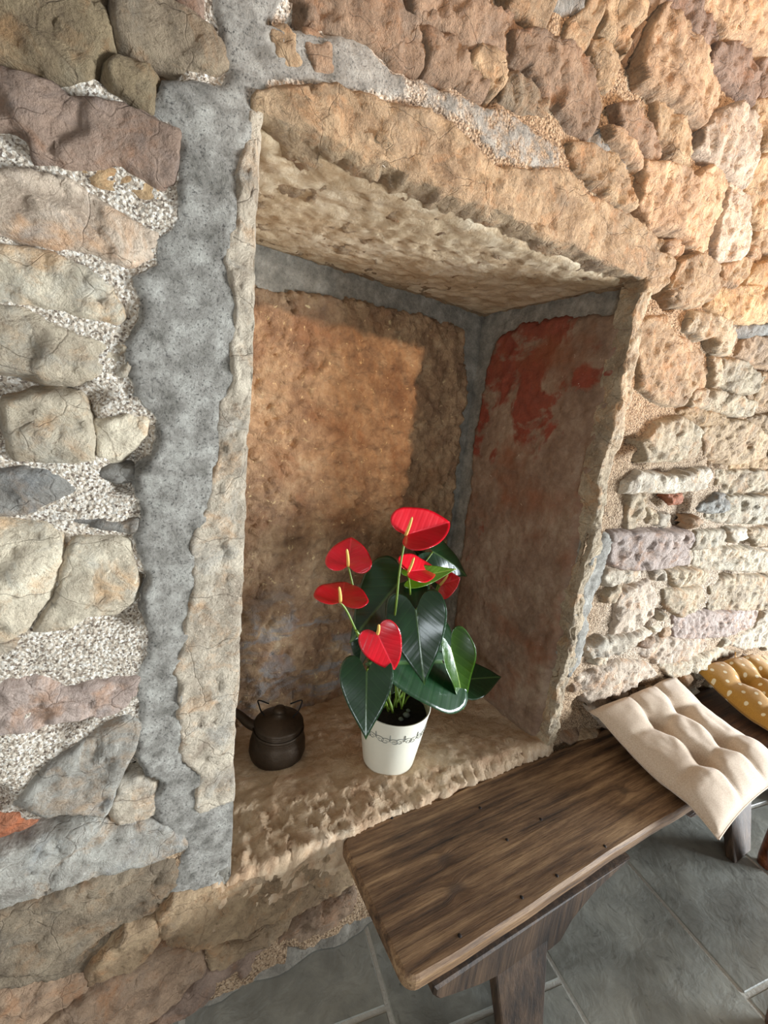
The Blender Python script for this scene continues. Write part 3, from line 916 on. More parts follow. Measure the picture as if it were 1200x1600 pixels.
nfill = 0
tints = ['tan', 'peach', 'pale', 'beige', 'pink', 'brown', 'cream']
tries = [(.11, 260), (.075, 500), (.05, 700), (.034, 900), (.024, 900)]
LIM = 178
for size, nt_ in tries:
    for _ in range(nt_):
        if nfill >= LIM: break
        cx = rng.uniform(X0 + .05, X1 - .05); cz = rng.uniform(.03, Z1 - .05)
        if size < .06 and not (cx > .9 and cx < 2.9 and cz > .2): continue
        rx = size * rng.uniform(.9, 1.8); rz = size * rng.uniform(.45, .9)
        if cx < .2: rx *= 1.5; rz *= 1.1
        k = rng.integers(6, 9); th = np.sort(rng.uniform(0, 2 * math.pi, k) * .25 + np.arange(k) / k * 2 * math.pi * 1.0)
        rr = rng.uniform(.8, 1.12, k)
        sq = (np.abs(np.cos(th)) ** 3 + np.abs(np.sin(th)) ** 3) ** (-1 / 3)
        tilt = rng.uniform(-.18, .18)
        qx = np.cos(th) * rr * sq * rx; qz = np.sin(th) * rr * sq * rz
        poly = np.stack([cx + qx * math.cos(tilt) - qz * math.sin(tilt), cz + qx * math.sin(tilt) + qz * math.cos(tilt)], 1)
        if poly[:, 1].min() < 0.005: continue
        r = mark(poly, .004)
        if r is None or (occ[r[0]] & r[1]).any(): continue
        occ[r[0]] |= r[1]
        stone(poly, tints[rng.integers(len(tints))], rng.uniform(.018, .036), bevel=min(.009, size * .25), step=.007, rough=1.2, facet_amt=.9)
        nfill += 1
print('stones', len(ST), 'fill', nfill, 'tiles', ntile)


# ------------------------------------------------------------------ dressed stones round the niche
def dressed(name, a0, a1, axis, arris, outward, width_fn, depth, mat_, tint, depth_dir=(0, 1, 0), amp=1.0, seed=1, na=None, proud=.016, step=.008, chip=.018, arris_fn=None):
    """L-shaped block: a face on the wall plane beside the opening and the reveal running into it.
    axis: unit vector along the arris; outward: unit vector from the opening onto the wall."""
    axis = np.array(axis, float); outward = np.array(outward, float); dd = np.array(depth_dir, float); nout = np.array((0, -1., 0))
    na = int(abs(a1 - a0) / step); nw = 20; nd = int(depth / .014) + 2
    aa = np.linspace(a0, a1, na)
    V = []; U_ = []
    rows = nw + nd
    fu = np.linspace(1, 0, nw) ** 1.15
    for i, a in enumerate(aa):
        wd = width_fn(a)
        sh = arris_fn(a) if arris_fn else 0.0
        for j in range(nw):
            V.append(arris + axis * a + outward * (wd * fu[j] + sh)); U_.append((wd * fu[j], 0, min(i, na - 1 - i) * step))
        for j in range(1, nd + 1):
            V.append(arris + axis * a + outward * sh + dd * depth * j / nd); U_.append((0, depth * j / nd, min(i, na - 1 - i) * step))
    V = np.array(V); U_ = np.array(U_)
    rel = (fbm(V, 16, 4, seed) * .008 + chips(V, 26, seed + 5) * .0065 + chips(V, 60, seed + 9) * .003) * amp
    face = (U_[:, 1] == 0)
    e = np.tile(np.concatenate([fu, np.zeros(nd)]), na)
    wds = np.repeat([width_fn(a) for a in aa], rows)
    edge_out = np.where(face, np.clip((wds - U_[:, 0]) / .015, 0, 1), 1.0)
    prof = np.sqrt(1 - (1 - edge_out) ** 2)
    endp = np.sqrt(1 - (1 - np.clip(U_[:, 2] / .012, 0, 1)) ** 2)
    # arris wear: chips move the corner away from both faces
    dist = np.where(face, U_[:, 0], U_[:, 1])
    wear = np.exp(-dist / .010)
    along = V @ axis
    cn = np.stack([along, np.zeros(len(V)), np.zeros(len(V))], 1)
    chipn = np.clip(fbm(cn, 11, 5, seed + 40, .65) + .02, 0, 1) * chip * 1.6 + .003
    hface = np.where(face, (proud * prof * endp - .012 + rel * prof), 0)
    hrev = np.where(~face, rel, 0)
    V = V + nout * hface[:, None] - outward * hrev[:, None] * .8
    corner = np.where(face, 0, 1) * np.exp(-U_[:, 1] / .02) * (proud - .012)
    V = V + nout * corner[:, None]
    V = V - nout * (wear * chipn)[:, None] * .9 + outward * (wear * chipn)[:, None] * .9
    ff = grid_faces(na, rows)
    nrm = np.cross(V[rows] - V[0], V[1] - V[0])
    if np.dot(nrm, nout) > 0: ff = [tuple(reversed(f)) for f in ff]
    me_o = obj(name, V, ff, mat_, wall, loc=tuple(V.mean(0)))
    me_o.color = (*lin(TINT[tint]), 1)
    return me_o


def interp_fn(pts):
    p = sorted(pts); xs_ = [q[0] for q in p]; ys_ = [q[1] for q in p]
    return lambda a: float(np.interp(a, xs_, ys_))


# left jamb: width of its chiselled face follows the cement joint
zc = (-1.03 + FZ) * D
wf = interp_fn(jl_w)
n1 = lambda t, f, sd: float(fbm(np.array([[t, .3, .7]]), f, 5, sd, .62)[0])
wob1 = lambda z: wf(z) + .016 * n1(z, 16, 301)
dressed('jamb_stone', zc, NZ1 + .015, (0, 0, 1), np.array([NX0, YW, 0]), (-1, 0, 0), wob1, .60, M['dressed'], 'white', seed=3, proud=.025, chip=.007, amp=.8)
dressed('cement_joint', NZ0 - .05, zc + .01, (0, 0, 1), np.array([NX0, YW, 0]), (-1, 0, 0), lambda z: .05, .60, M['cement'], 'grey', seed=13, proud=.018, amp=.7)
# right jamb
wr = lambda z: .060 + .045 * n1(z, 8, 311)
dressed('jamb_stone', NZ0 + .02, NZ1 - .005, (0, 0, 1), np.array([NX1, YW, 0]), (1, 0, 0), wr, .05, M['dressed'], 'pale', seed=23, proud=.024, chip=.016, amp=1.0,
        arris_fn=lambda z: .024 * n1(z, 6, 321))
# lintel: a long block, its soffit the ceiling of the niche
lt = C4((90, 440), (160, 330), (300, 310), (450, 340), (600, 380), (760, 410), (900, 510), (1000, 605)) + C5((200, 690), (330, 700), (480, 810), (620, 890), (690, 960))
lt_w = [(W(*p)[0], max(.03, W(*p)[1] - NZ1)) for p in lt]
lw = interp_fn(lt_w)
lw2 = lambda x: lw(x) + .025 * n1(x, 12, 331)
dressed('lintel_stone', NX0 - .03, NX1 + .035, (1, 0, 0), np.array([0, YW, NZ1]), (0, 0, 1), lw2, .64, M['dressed'], 'tan', seed=33, proud=.030, amp=1.1, chip=.012)
# soffit slab carries its own stained stone surface
sof = [(NX0 - .02, YW + .035), (NX1 - .004, YW + .03), (NX1 + .0, YW + .60), (NX0 - .02, YW + .55)]
stone(sof, 'tan', .012, bevel=.03, mat_=M['soffit'], frame=(np.array([0, 0, NZ1 + .0]), np.array([1., 0, 0]), np.array([0, 1., 0]), np.array([0, 0, -1.])), name='soffit_stone', facets=4, step=.008, facet_amt=.25, back=.01, rough=.6, grow=0)

# cement lining behind the slabs of the niche
YB0, YB1 = 1.67 * D, 1.785 * D    # back face at the left and at the right
def back_y(x): return YB0 + (YB1 - YB0) * (x - NX0) / (NX1 - NX0)
zlow = (-1.42 + FZ) * D


def sheet(name, f, n, m, mat_, amp=.004, nrm=(0, -1, 0), seed=1):
    V = []
    for i in range(n):
        for j in range(m):
            V.append(f(i / (n - 1), j / (m - 1)))
    V = np.array(V, float)
    V += np.array(nrm) * (fbm(V, 14, 4, seed) * amp)[:, None]
    ff = grid_faces(n, m)
    a = np.cross(V[m] - V[0], V[1] - V[0])
    if np.dot(a, nrm) < 0: ff = [tuple(reversed(q)) for q in ff]
    return obj(name, V, ff, mat_, wall, loc=tuple(V.mean(0)))


sheet('cement_lining', lambda s, t: (NX0 - .12 + s * (NX1 - NX0 + .2), back_y(NX0 - .12 + s * (NX1 - NX0 + .2)), zlow + t * (NZ1 + .04 - zlow)), 80, 100, M['cement'], .012, (0, -1, 0), 5)
sheet('cement_lining', lambda s, t: (NX1 + .012, YW + .02 + s * .66, zlow + t * (NZ1 + .02 - zlow)), 60, 100, M['cement'], .010, (-1, 0, 0), 6)

# back slab
def backpt(u, v):
    d = ray(u, v)
    # intersect with the slightly turned back plane
    k = (YB1 - YB0) / (NX1 - NX0)
    t = (YB0 - k * NX0) / (d[1] - k * d[0])
    p = d * t
    return (p[0], p[2] + FZ * D)


bp = [backpt(*p) for p in [(420, 452), (480, 455), (560, 470), (620, 482), (690, 500), (722, 515), (727, 600), (716, 700), (703, 800), (694, 900), (684, 1000), (672, 1090)]]
bp = [(NX0 - .06, bp[0][1])] + bp + [(bp[-1][0], zlow + .02), (NX0 - .06, zlow + .02)]
kk = np.array([NX1 - NX0, YB1 - YB0, 0.]); kk /= np.linalg.norm(kk)
nb = np.cross(kk, [0, 0, 1.]); nb = nb if nb[1] < 0 else -nb
fo = np.array([0, YB0 - (YB1 - YB0) / (NX1 - NX0) * NX0, 0])
bp2 = [((x) / kk[0], z) for x, z in bp]
stone(bp2, 'tan', .030, bevel=.014, mat_=M['back'], frame=(fo, kk, np.array([0, 0, 1.]), nb), name='back_stone', step=.007, facets=3, facet_amt=.15, rough=1.8, back=.02, jitter=.030, grow=0)
# right reveal slab, red paint left on its upper part
def revpt(u, v):
    p = onX(u, v, 1.466); return (p.y, p.z)


rp = [revpt(*p) for p in [(985, 480), (940, 488), (880, 492), (815, 505), (775, 525), (757, 590), (742, 680), (735, 760), (718, 900), (706, 1000)]]
rp = rp + [(rp[-1][0] + .005, zlow), (YW + .03, zlow)] + [(YW + .02, .7), (YW + .02, 1.2)]
stone(rp, 'tan', .024, bevel=.020, mat_=M['jamb'], frame=(np.array([NX1 + .008, 0, 0]), np.array([0, 1., 0]), np.array([0, 0, 1.]), np.array([-1., 0, 0])), name='reveal_stone', step=.008, facets=3, facet_amt=.12, rough=.6, back=.02, jitter=.025, grow=0)

# sill stone: top dips into the niche, rough broken front lip
def sill_z(y): return (-1.235 + FZ) * D - .16 * (y - YW)


def crest_y(x):   # where the flat top ends and the broken front begins
    return float(np.interp(x, [.22 * D, .29 * D, .5 * D, .80 * D, 1.1 * D, 1.45 * D], [1.235 * D, 1.225 * D, 1.16 * D, 1.11 * D, 1.05 * D, 1.015 * D]))


sx_ = np.arange(NX0 - .05, NX1 + .045, .0075); sy_ = np.concatenate([np.linspace(-.10, 0, 12, endpoint=False), np.arange(0, .62, .0085)])
V = []
for x in sx_:
    for s in sy_:
        if s < 0: V.append((x, YW - .004, (-1.285 + FZ) * D + s))
        else: V.append((x, YW + s, sill_z(YW + s)))
V = np.array(V)
sv = np.tile(sy_, len(sx_)); cr = np.repeat([crest_y(x) - YW for x in sx_], len(sy_))
front = smooth(cr + fbm(V, 30, 3, 77) * .03 - sv, -.004, .022)
top = sv >= 0
rel = fbm(V, 20, 4, 51) * .006 + chips(V, 30, 52) * .002
relf = chips(V, 34, 61) * .009 + chips(V, 70, 62) * .004 + fbm(V, 30, 3, 63) * .010
drop = np.where(cr > .005, np.clip((cr - sv) / np.maximum(cr, .005), 0, 1), 0) * .026
V[:, 2] += np.where(top, rel * (1 - front) + (relf - drop) * front, 0)
V[:, 1] -= np.where(~top, relf + .012, .012 * np.exp(-np.maximum(sv, 0) / .03) + relf * np.exp(-np.maximum(sv, 0) / .02))
# the stone turns up against the right reveal
V[:, 2] += np.where(top, .05 * smooth(V[:, 0], NX1 - .10, NX1 + .02) * smooth(sv, .12, .4), 0)
ff = grid_faces(len(sx_), len(sy_), flip=False)
sill = obj('sill_stone', V, ff, M['sill'], wall, loc=tuple(V.mean(0)))

# cement fillet where wall meets floor
fx = np.arange(-.7, 1.15, .012); V = []; prof = [(.03, .030), (.012, .022), (.0, .013), (-.010, .006), (-.018, .0015)]
for x in fx:
    for dy, z in prof:
        e = .006 * math.sin(x * 11) + .003 * math.sin(x * 37)
        V.append((x, YW + dy - .012 + (e if dy < .02 else 0), z))
V = np.array(V); V[:, 2] += fbm(V, 40, 4, 9) * .008 * (V[:, 2] > .003); V[:, 1] += fbm(V, 18, 4, 19) * .012 * (V[:, 2] > 0)
fil = obj('cement_joint', V, grid_faces(len(fx), len(prof), flip=True), M['cement'], wall, loc=tuple(V.mean(0)))

# ------------------------------------------------------------------ benches
ZB = (-1.287 + FZ) * D      # seat height
kn = [onZ(695, 1340, -1.287), onZ(712, 1388, -1.287), onZ(975, 1235, -1.287)]
M['bench'] = wood_material('weathered_bench_wood', lin((.24, .17, .115)), lin((.50, .38, .265)), lin((.70, .57, .42)), 0,
                           [(kn[0].x, kn[0].y, .013), (kn[1].x, kn[1].y, .016), (kn[2].x, kn[2].y, .015)], .62)
M['bench2'] = wood_material('dark_bench_wood', lin((.16, .10, .07)), lin((.31, .20, .13)), lin((.42, .29, .19)), 0, (), .5)
M['leg'] = wood_material('bench_leg_wood', lin((.13, .09, .065)), lin((.27, .20, .14)), lin((.38, .29, .21)), 2, (), .6)
M['nail'] = simple('rusted_nail', lin((.12, .08, .06)), .7, .3)


def make_bench(x0, x1, y0, y1, top_mat, label, leg_xs, nails):
    b = thing('wooden_bench', label, 'bench', ((x0 + x1) / 2, (y0 + y1) / 2, 0))
    th = .036
    # seat plank: outline with worn corners, gently wavy back edge
    nseg = 46
    poly = []
    for i in range(nseg + 1):
        x = x0 + (x1 - x0) * i / nseg
        poly.append((x, y0 + .003 * math.sin(x * 7) + .0006 * math.sin(x * 31)))
    for i in range(nseg + 1):
        x = x1 - (x1 - x0) * i / nseg
        poly.append((x, y1 + .003 * math.sin(x * 14) + .0025 * math.sin(x * 47)))
    dense = []
    r = .028
    dense += [(x0 + r * (1 - math.cos(a)), y0 + r * (1 - math.sin(a))) for a in np.linspace(0, math.pi / 2, 6)]
    dense += [p for p in poly[:nseg + 1] if x0 + r < p[0] < x1 - r]
    dense += [(x1 - r * (1 - math.cos(a)), y0 + r * (1 - math.sin(a))) for a in np.linspace(math.pi / 2, 0, 6)]
    dense += [(x1 - r * (1 - math.cos(a)), y1 - r * (1 - math.sin(a))) for a in np.linspace(0, math.pi / 2, 6)]
    dense += [p for p in poly[nseg + 1:] if x0 + r < p[0] < x1 - r]
    dense += [(x0 + r * (1 - math.cos(a)), y1 - r * (1 - math.sin(a))) for a in np.linspace(math.pi / 2, 0, 6)]
    V, F = prism(dense, (1, 0, 0), (0, 1, 0), (0, 0, 1), (0, 0, ZB - th), th, .007)
    obj('seat', V, F, top_mat, b, smooth_shade=False, loc=((x0 + x1) / 2, (y0 + y1) / 2, ZB - th / 2))
    zt = ZB - th
    for lx, flip in leg_xs:
        s = -1 if flip else 1
        # bracket board under each edge: rounded nose, deep at the leg, rising away from it
        prof = [(-.30, 0), (-.30, -.020), (-.285, -.040), (-.25, -.055), (-.17, -.085), (.06, -.140), (.10, -.135), (.13, -.085), (.20, -.040), (.34, 0)]
        room = (x1 - lx if flip else lx - x0) - .03
        pp = [(lx + s * (a if a > 0 else a * min(1, room / .30)), zt + z) for a, z in prof]
        for yy, nm in ((y0 - .012, 'bracket'), (y1 - .05, 'bracket')):
            V, F = prism(pp, (1, 0, 0), (0, 0, 1), (0, 1, 0), (0, yy, 0), .030, .005)
            obj(nm, V, F, M['leg'], b, smooth_shade=False, loc=(lx, yy, zt))
        # splayed legs: front one kicks forward, rear one back
        for (ya, yb, nm) in ((y0 + .012, y0 - .062, 'leg'), (y1 - .06, y1 - .035, 'leg')):
            top_w, bot_w = .19, .12
            za, zb = zt - .005, 0.0
            t = .030
            V = []
            for z, yy, wd in ((zb, yb, bot_w), (za, ya, top_w)):
                for dx, dy in ((-wd / 2, 0), (wd / 2, 0), (wd / 2, t), (-wd / 2, t)):
                    V.append((lx - s * .04 + dx, yy + dy, z))
            F = [(3, 2, 1, 0), (4, 5, 6, 7), (0, 1, 5, 4), (1, 2, 6, 5), (2, 3, 7, 6), (3, 0, 4, 7)]
            o = obj(nm, V, F, M['leg'], b, smooth_shade=False, loc=(lx, (ya + yb) / 2, zt / 2))
            bv = o.modifiers.new('worn_edges', 'BEVEL'); bv.width = .005; bv.segments = 2
    # cross rail between the brackets
    for lx, flip in leg_xs:
        V, F = box_verts(lx - .02, lx + .02, y0 + .019, y1 - .051, zt - .06, zt - .012)
        obj('cross_rail', V, F, M['leg'], b, smooth_shade=False, loc=(lx, (y0 + y1) / 2, zt - .03))
    for (x, y) in nails:
        V, F = lathe([(.0001, .0012), (.0035, .0010), (.0045, .0002), (.0045, -.004)], (x, y, ZB), 10)
        obj('nail', V, F, M['nail'], b, loc=(x, y, ZB))
    return b


bx0 = .548 * D
nl = [onZ(*p, -1.287) for p in ((945, 1322), (815, 1402), (870, 1368), (718, 1462), (612, 1278), (750, 1262), (792, 1312), (845, 1280), (695, 1228))]
make_bench(bx0, 2.50 * D, .583 * D, .985 * D, M['bench'], 'weathered plank bench under the niche with a cream cushion on it',
           [((.548 + .45) * D, False), ((2.50 - .28) * D, True)], [(p.x, p.y) for p in nl])
make_bench(2.53 * D, 4.15 * D, .583 * D, .985 * D, M['bench2'], 'dark brown plank bench carrying the yellow dotted cushion', [(2.98 * D, False), (3.75 * D, True)], [])


# ------------------------------------------------------------------ cushions
def cushion(name, label, cx, cy, sx, sy, rot, z, hgt, tufts, mat_, seed, lift=None, ties=None):
    root = thing(name, label, 'cushion', (cx, cy, z))
    n = 64
    ca_, sa_ = math.cos(rot), math.sin(rot)
    s = np.linspace(-1, 1, n)
    a, b = np.meshgrid(s, s, indexing='ij'); a = a.ravel(); b = b.ravel()
    # sides pull in between the pointed corners
    pin = .07
    X = a * (1 - pin * (1 - b * b)) * sx / 2; Y = b * (1 - pin * (1 - a * a)) * sy / 2
    edge = np.clip((1 - np.abs(a) ** 2.6) * (1 - np.abs(b) ** 2.6), 0, 1)
    body = edge ** .42
    g = np.ones_like(a)
    for (ta, tb) in tufts:
        d = np.hypot((a - ta) * sx / 2, (b - tb) * sy / 2)
        g = np.minimum(g, 1 - .80 * np.exp(-(d / .036) ** 1.5))
    # creases run tuft to tuft and on to the edges
    tas = sorted(set(t[0] for t in tufts)); tbs = sorted(set(t[1] for t in tufts))
    for ta in tas:
        wv = ta + .03 * np.sin(b * 4 + seed)
        g -= .30 * np.exp(-(np.abs(a - wv) * sx / 2 / .016) ** 1.3)
    for tb in tbs:
        wv = tb + .03 * np.sin(a * 4 + seed * 2)
        g -= .16 * np.exp(-(np.abs(b - wv) * sy / 2 / .016) ** 1.3)
    P = np.stack([X, Y, np.zeros_like(X) + seed], 1)
    wr = fbm(P, 18, 3, seed) * .006 * body
    top = hgt * .62 * body * np.clip(g, .10, 1) + wr
    bot = -hgt * .38 * body * np.clip(g * .5 + .5, .3, 1)
    low = np.zeros_like(a)
    base = hgt * .36
    if lift is not None: low = lift(X, Y)
    def place(Zv):
        return np.stack([cx + X * ca_ - Y * sa_, cy + X * sa_ + Y * ca_, z + base + Zv + low], 1)
    V = np.vstack([place(top), place(bot)])
    V[:, 2] = np.maximum(V[:, 2], z + .001 + np.concatenate([np.minimum(low, 0)] * 2) )
    F = grid_faces(n, n, flip=True)
    F = [tuple(reversed(f)) for f in grid_faces(n, n)] + [tuple(q + n * n for q in f) for f in grid_faces(n, n)]
    # stitch rim
    rim = [i * n for i in range(n)] + [(n - 1) * n + j for j in range(1, n)] + [i * n + n - 1 for i in range(n - 2, -1, -1)] + [j for j in range(n - 2, 0, -1)]
    for k in range(len(rim)):
        p, q = rim[k], rim[(k + 1) % len(rim)]
        F.append((p, q, q + n * n, p + n * n))
    uv = np.stack([a * .5 + .5, b * .5 + .5], 1); uv = np.vstack([uv, uv])
    o = obj('cover', V, F, mat_, root, loc=(cx, cy, z), uv=uv)
    # piping seam round the rim
    rp_ = [Vector(((V[k] + V[k + n * n]) / 2).tolist()) for k in rim[::2]]
    rp_.append(rp_[0])
    TV, TF = tube(rp_, .0026, 6, cap=False)
    obj('seam', TV, TF, mat_, root, loc=(cx, cy, z))
    for (ta, tb) in tufts:
        k = int(np.argmin((a - ta) ** 2 + (b - tb) ** 2))
        TV, TF = lathe([(.0001, .003), (.004, .0025), (.006, .0005), (.006, -.003)], tuple(V[k]), 10)
        obj('tuft_stitch', TV, TF, mat_, root, loc=tuple(V[k]))
    for t in (ties or []):
        TV, TF = tube(spline(t, 6), .0024, 6)
        obj('tie', TV, TF, mat_, root, loc=tuple(t[0]))
    return root


M['cream_fabric'] = fabric('cream_linen', lin((.76, .66, .56)), lin((.85, .77, .68)))
M['yellow_fabric'] = fabric('mustard_dotted_cotton', lin((.66, .47, .17)), lin((.74, .55, .23)), True)
yfront = .583 * D
def droop(cy):
    def f(X, Y):
        yy = cy + Y
        return -np.clip(yfront - yy, 0, None) ** 1.0 * .35 + .075 * np.clip((yy - .54) / .22, 0, 1) ** 1.5
    return f


c1 = (2.06 * D, .73 * D)
cushion('seat_cushion', 'plain cream tufted seat cushion on the weathered bench', c1[0], c1[1], .55, .42, math.radians(2), ZB, .105,
        [(-.30, .36), (-.30, -.36), (.34, .36), (.34, -.36)], M['cream_fabric'], 3, droop(c1[1]))
c2 = (2.90 * D, .745 * D)
cushion('seat_cushion', 'mustard yellow seat cushion with white polka dots', c2[0], c2[1], .48, .38, math.radians(-5), ZB, .105,
        [(-.30, .34), (-.30, -.34), (.34, .34), (.34, -.34)], M['yellow_fabric'], 5, droop(c2[1]),
        [[U(2.98, .955, -1.20), U(2.96, .950, -1.14), U(2.90, .940, -1.06)]])

# ------------------------------------------------------------------ flower pot and anthurium
pc = onZ(609, 1188, -1.262); pc = Vector((pc.x, pc.y + .012, sill_z(pc.y + .012) + .004))
M['pot'] = simple('cream_ceramic', lin((.86, .84, .77)), .35, 0, (60, .06, .002), .04)
M['relief'] = simple('pot_relief', lin((.50, .50, .47)), .5)
M['soil'] = simple('potting_soil', lin((.10, .075, .055)), .95, 0, (90, .9, .01), .5)
RT, RB, PH = .107, .078, .192
pot = thing('flower_pot', 'cream ceramic pot with embossed scroll frieze on the niche sill', 'pot', tuple(pc))
V, F = lathe([(.0001, 0), (RB - .006, 0), (RB - .001, .003), (RB, .008), (RB + (RT - RB) * .5, PH * .52), (RT - .001, PH - .004), (RT, PH - .001), (RT - .002, PH), (RT - .005, PH - .001), (RT - .008, PH - .02), (RT - .012, PH - .05)], tuple(pc), 64)
obj('pot_body', V, F, M['pot'], pot, loc=tuple(pc))
# embossed scroll frieze: curls wrapped on the cone
def on_pot(a, z, off=.0):
    r = RB + (RT - RB) * z / PH + off
    return Vector((pc.x + r * math.cos(a), pc.y + r * math.sin(a), pc.z + z))


facing = math.atan2(-pc.y, -pc.x)
for k in range(-3, 4):
    for sgn in (1, -1):
        pts = []
        for q in range(22):
            t = q / 21
            ang = t * 3.6 * math.pi * .75
            rad = .0135 * (1 - t * .85)
            pts.append(on_pot(facing + k * .42 + sgn * (.20 - (rad * math.cos(ang) + .006) / .085), .134 + rad * math.sin(ang) * .9 + .002 * k % .004, .0003))
        TV, TF = tube(pts, [.0009 * (1 - .5 * q / 21) for q in range(22)], 5)
        obj('scroll', TV, TF, M['relief'], pot, loc=tuple(pts[0]))
    pts = [on_pot(facing + k * .42 + .012 * math.cos(a), .150 + .008 * math.sin(a), .0003) for a in np.linspace(0, 6.28, 12)]
    TV, TF = tube(pts, .0007, 5)
    obj('scroll', TV, TF, M['relief'], pot, loc=tuple(pts[0]))
V, F = lathe([(.0001, PH - .022), (.03, PH - .020), (.06, PH - .024), (RT - .010, PH - .026)], tuple(pc), 40)
V = np.array(V); V[:, 2] += fbm(V, 60, 3, 4) * .006
obj('soil', V, F, M['soil'], pot, loc=tuple(pc))
M['pebble'] = simple('pebble', lin((.45, .50, .48)), .5)
for (ax, ay, rr) in ((.015, -.045, .011), (-.01, -.055, .008), (.03, -.03, .007)):
    V, F = lathe([(.0001, rr * .6), (rr * .6, rr * .5), (rr, 0), (rr * .6, -rr * .5), (.0001, -rr * .6)], (pc.x + ax, pc.y + ay, pc.z + PH - .016), 10)
    obj('pebble', V, F, M['pebble'], pot, loc=(pc.x + ax, pc.y + ay, pc.z + PH - .016))

M['leaf'] = leaf_material('anthurium_leaf', lin((.05, .17, .075)), lin((.09, .25, .11)), lin((.30, .42, .22)), .30)
M['leaf_young'] = leaf_material('anthurium_young_leaf', lin((.24, .38, .05)), lin((.36, .50, .08)), lin((.55, .62, .25)), .25)
M['leaf_olive'] = leaf_material('anthurium_olive_leaf', lin((.13, .25, .03)), lin((.20, .33, .05)), lin((.45, .55, .22)), .22)
M['spathe'] = leaf_material('red_spathe', lin((.68, .015, .085)), lin((.82, .035, .13)), lin((.90, .20, .26)), .28)
M['spadix'] = simple('spadix', lin((.88, .72, .38)), .6, 0, (400, .5, .002), .15)
M['stem'] = simple('green_stem', lin((.42, .52, .16)), .45, 0, None, 0)
plant = thing('anthurium_plant', 'potted anthurium with red heart-shaped flowers and glossy dark leaves', 'plant', (pc.x, pc.y, pc.z + PH - .02))

HEART = [(0.0, 0.0), (-.06, .05), (-.16, .12), (-.24, .24), (-.25, .38), (-.17, .50), (0.0, .56), (.18, .54), (.36, .46), (.55, .34), (.72, .21), (.86, .10), (.95, .035), (1.0, 0.0)]
SPATHE = [(0.0, 0.0), (-.07, .06), (-.17, .16), (-.22, .30), (-.19, .45), (-.06, .56), (.12, .59), (.32, .55), (.52, .46), (.70, .34), (.85, .20), (.95, .08), (1.0, 0.0)]


def heart_outline(tab, n=26):
    P = spline([(a, b, 0) for a, b in tab], 6)
    P = [(p.x, max(p.y, 0)) for p in P]
    # resample evenly
    L = [0]
    for i in range(1, len(P)): L.append(L[-1] + math.hypot(P[i][0] - P[i - 1][0], P[i][1] - P[i - 1][1]))
    t = np.linspace(0, L[-1], n)
    return np.interp(t, L, [p[0] for p in P]), np.interp(t, L, [p[1] for p in P])


def blade(name, base, tip, nrm, width, mat_, tab=HEART, fold=.15, droop_=.12, wave=.03, curl=0.0, wl=1.0, wr=1.0, cup=0.0, parent=plant, seed=1, lobe_lift=0.0):
    """heart-shaped blade from base to tip; nrm is the side seen, width the full width"""
    B, T, Nn = Vector(base), Vector(tip), Vector(nrm)
    ax = (T - B); L = ax.length; ax.normalize()
    side = Nn.cross(ax).normalized(); up = ax.cross(side).normalized()
    if up.dot(Nn) < 0: side = -side; up = -up
    hx, hy = heart_outline(tab); n = len(hx)
    rings = 12
    c0 = (.10, 0.0)
    V, UV, F = [], [], []
    idx = {}
    for sgn in (1, -1):
        for r in range(rings + 1):
            f = r / rings
            for k in range(n):
                s = c0[0] * (1 - f) + hx[k] * f; t = hy[k] * f * sgn
                # collapse inner point onto the midrib for a clean crease
                s = c0[0] + (hx[k] - c0[0]) * f
                sc = wr if sgn > 0 else wl
                x = s * L; y = t * width / 1.12 * sc
                at = abs(t)
                z = fold * at * width - droop_ * L * max(s, 0) ** 2 + curl * sgn * at * at * width + cup * (at ** 2) * width * 2
                z += lobe_lift * L * max(-s, 0)
                z += wave * width * math.sin(s * 9 + seed + sgn) * at * 1.6
                p = B + ax * x + side * y + up * z
                V.append(p); UV.append((s, t))
    m = n * (rings + 1)
    for h_ in (0, 1):
        o_ = h_ * m
        for r in range(rings):
            for k in range(n - 1):
                a, b, c, d = o_ + r * n + k, o_ + r * n + k + 1, o_ + (r + 1) * n + k + 1, o_ + (r + 1) * n + k
                F.append((a, b, c, d) if h_ == 0 else (d, c, b, a))
    o = obj(name, V, F, mat_, parent, loc=tuple(B), uv=UV)
    wd = o.modifiers.new('weld', 'WELD'); wd.merge_threshold = .0004
    sl = o.modifiers.new('thickness', 'SOLIDIFY'); sl.thickness = .0012; sl.offset = 0
    return o


def PX(u, v, Y):
    return onY(u, v, Y)


CAMV = Vector((0, 0, FZ * D))
def face_cam(p, mixv=(0, 0, 0)):
    return ((CAMV - Vector(p)).normalized() + Vector(mixv)).normalized()


SOIL = Vector((pc.x, pc.y, pc.z + PH - .03))
YP = pc.y / D
px_m = 1.66 / 688 * D      # metres per pixel near the pot


def stem(pts, r0=.0032, r1=.0024, parent=plant, name='stem'):
    sp = spline(pts, 8)
    rr = [r0 + (r1 - r0) * i / (len(sp) - 1) for i in range(len(sp))]
    TV, TF = tube(sp, rr, 8)
    return obj(name, TV, TF, M['stem'], parent, loc=tuple(sp[0]))


def leaf(bu, bv, by, tu, tv, ty, wpx, nmix=(0, 0, 0), young=False, via=None, **kw):
    B = PX(bu, bv, by); T = PX(tu, tv, ty)
    l = blade('leaf', B, T, face_cam(B, nmix), wpx * px_m, M[young] if young else M['leaf'], **kw)
    g = Vector((random.uniform(-.03, .03), random.uniform(-.02, .03), 0))
    mids = [PX(*q) for q in (via or [])]
    stem([SOIL + g] + (mids or [(SOIL + g) * .5 + B * .5 + Vector((0, .01, .02))]) + [B], name='petiole')
    return l


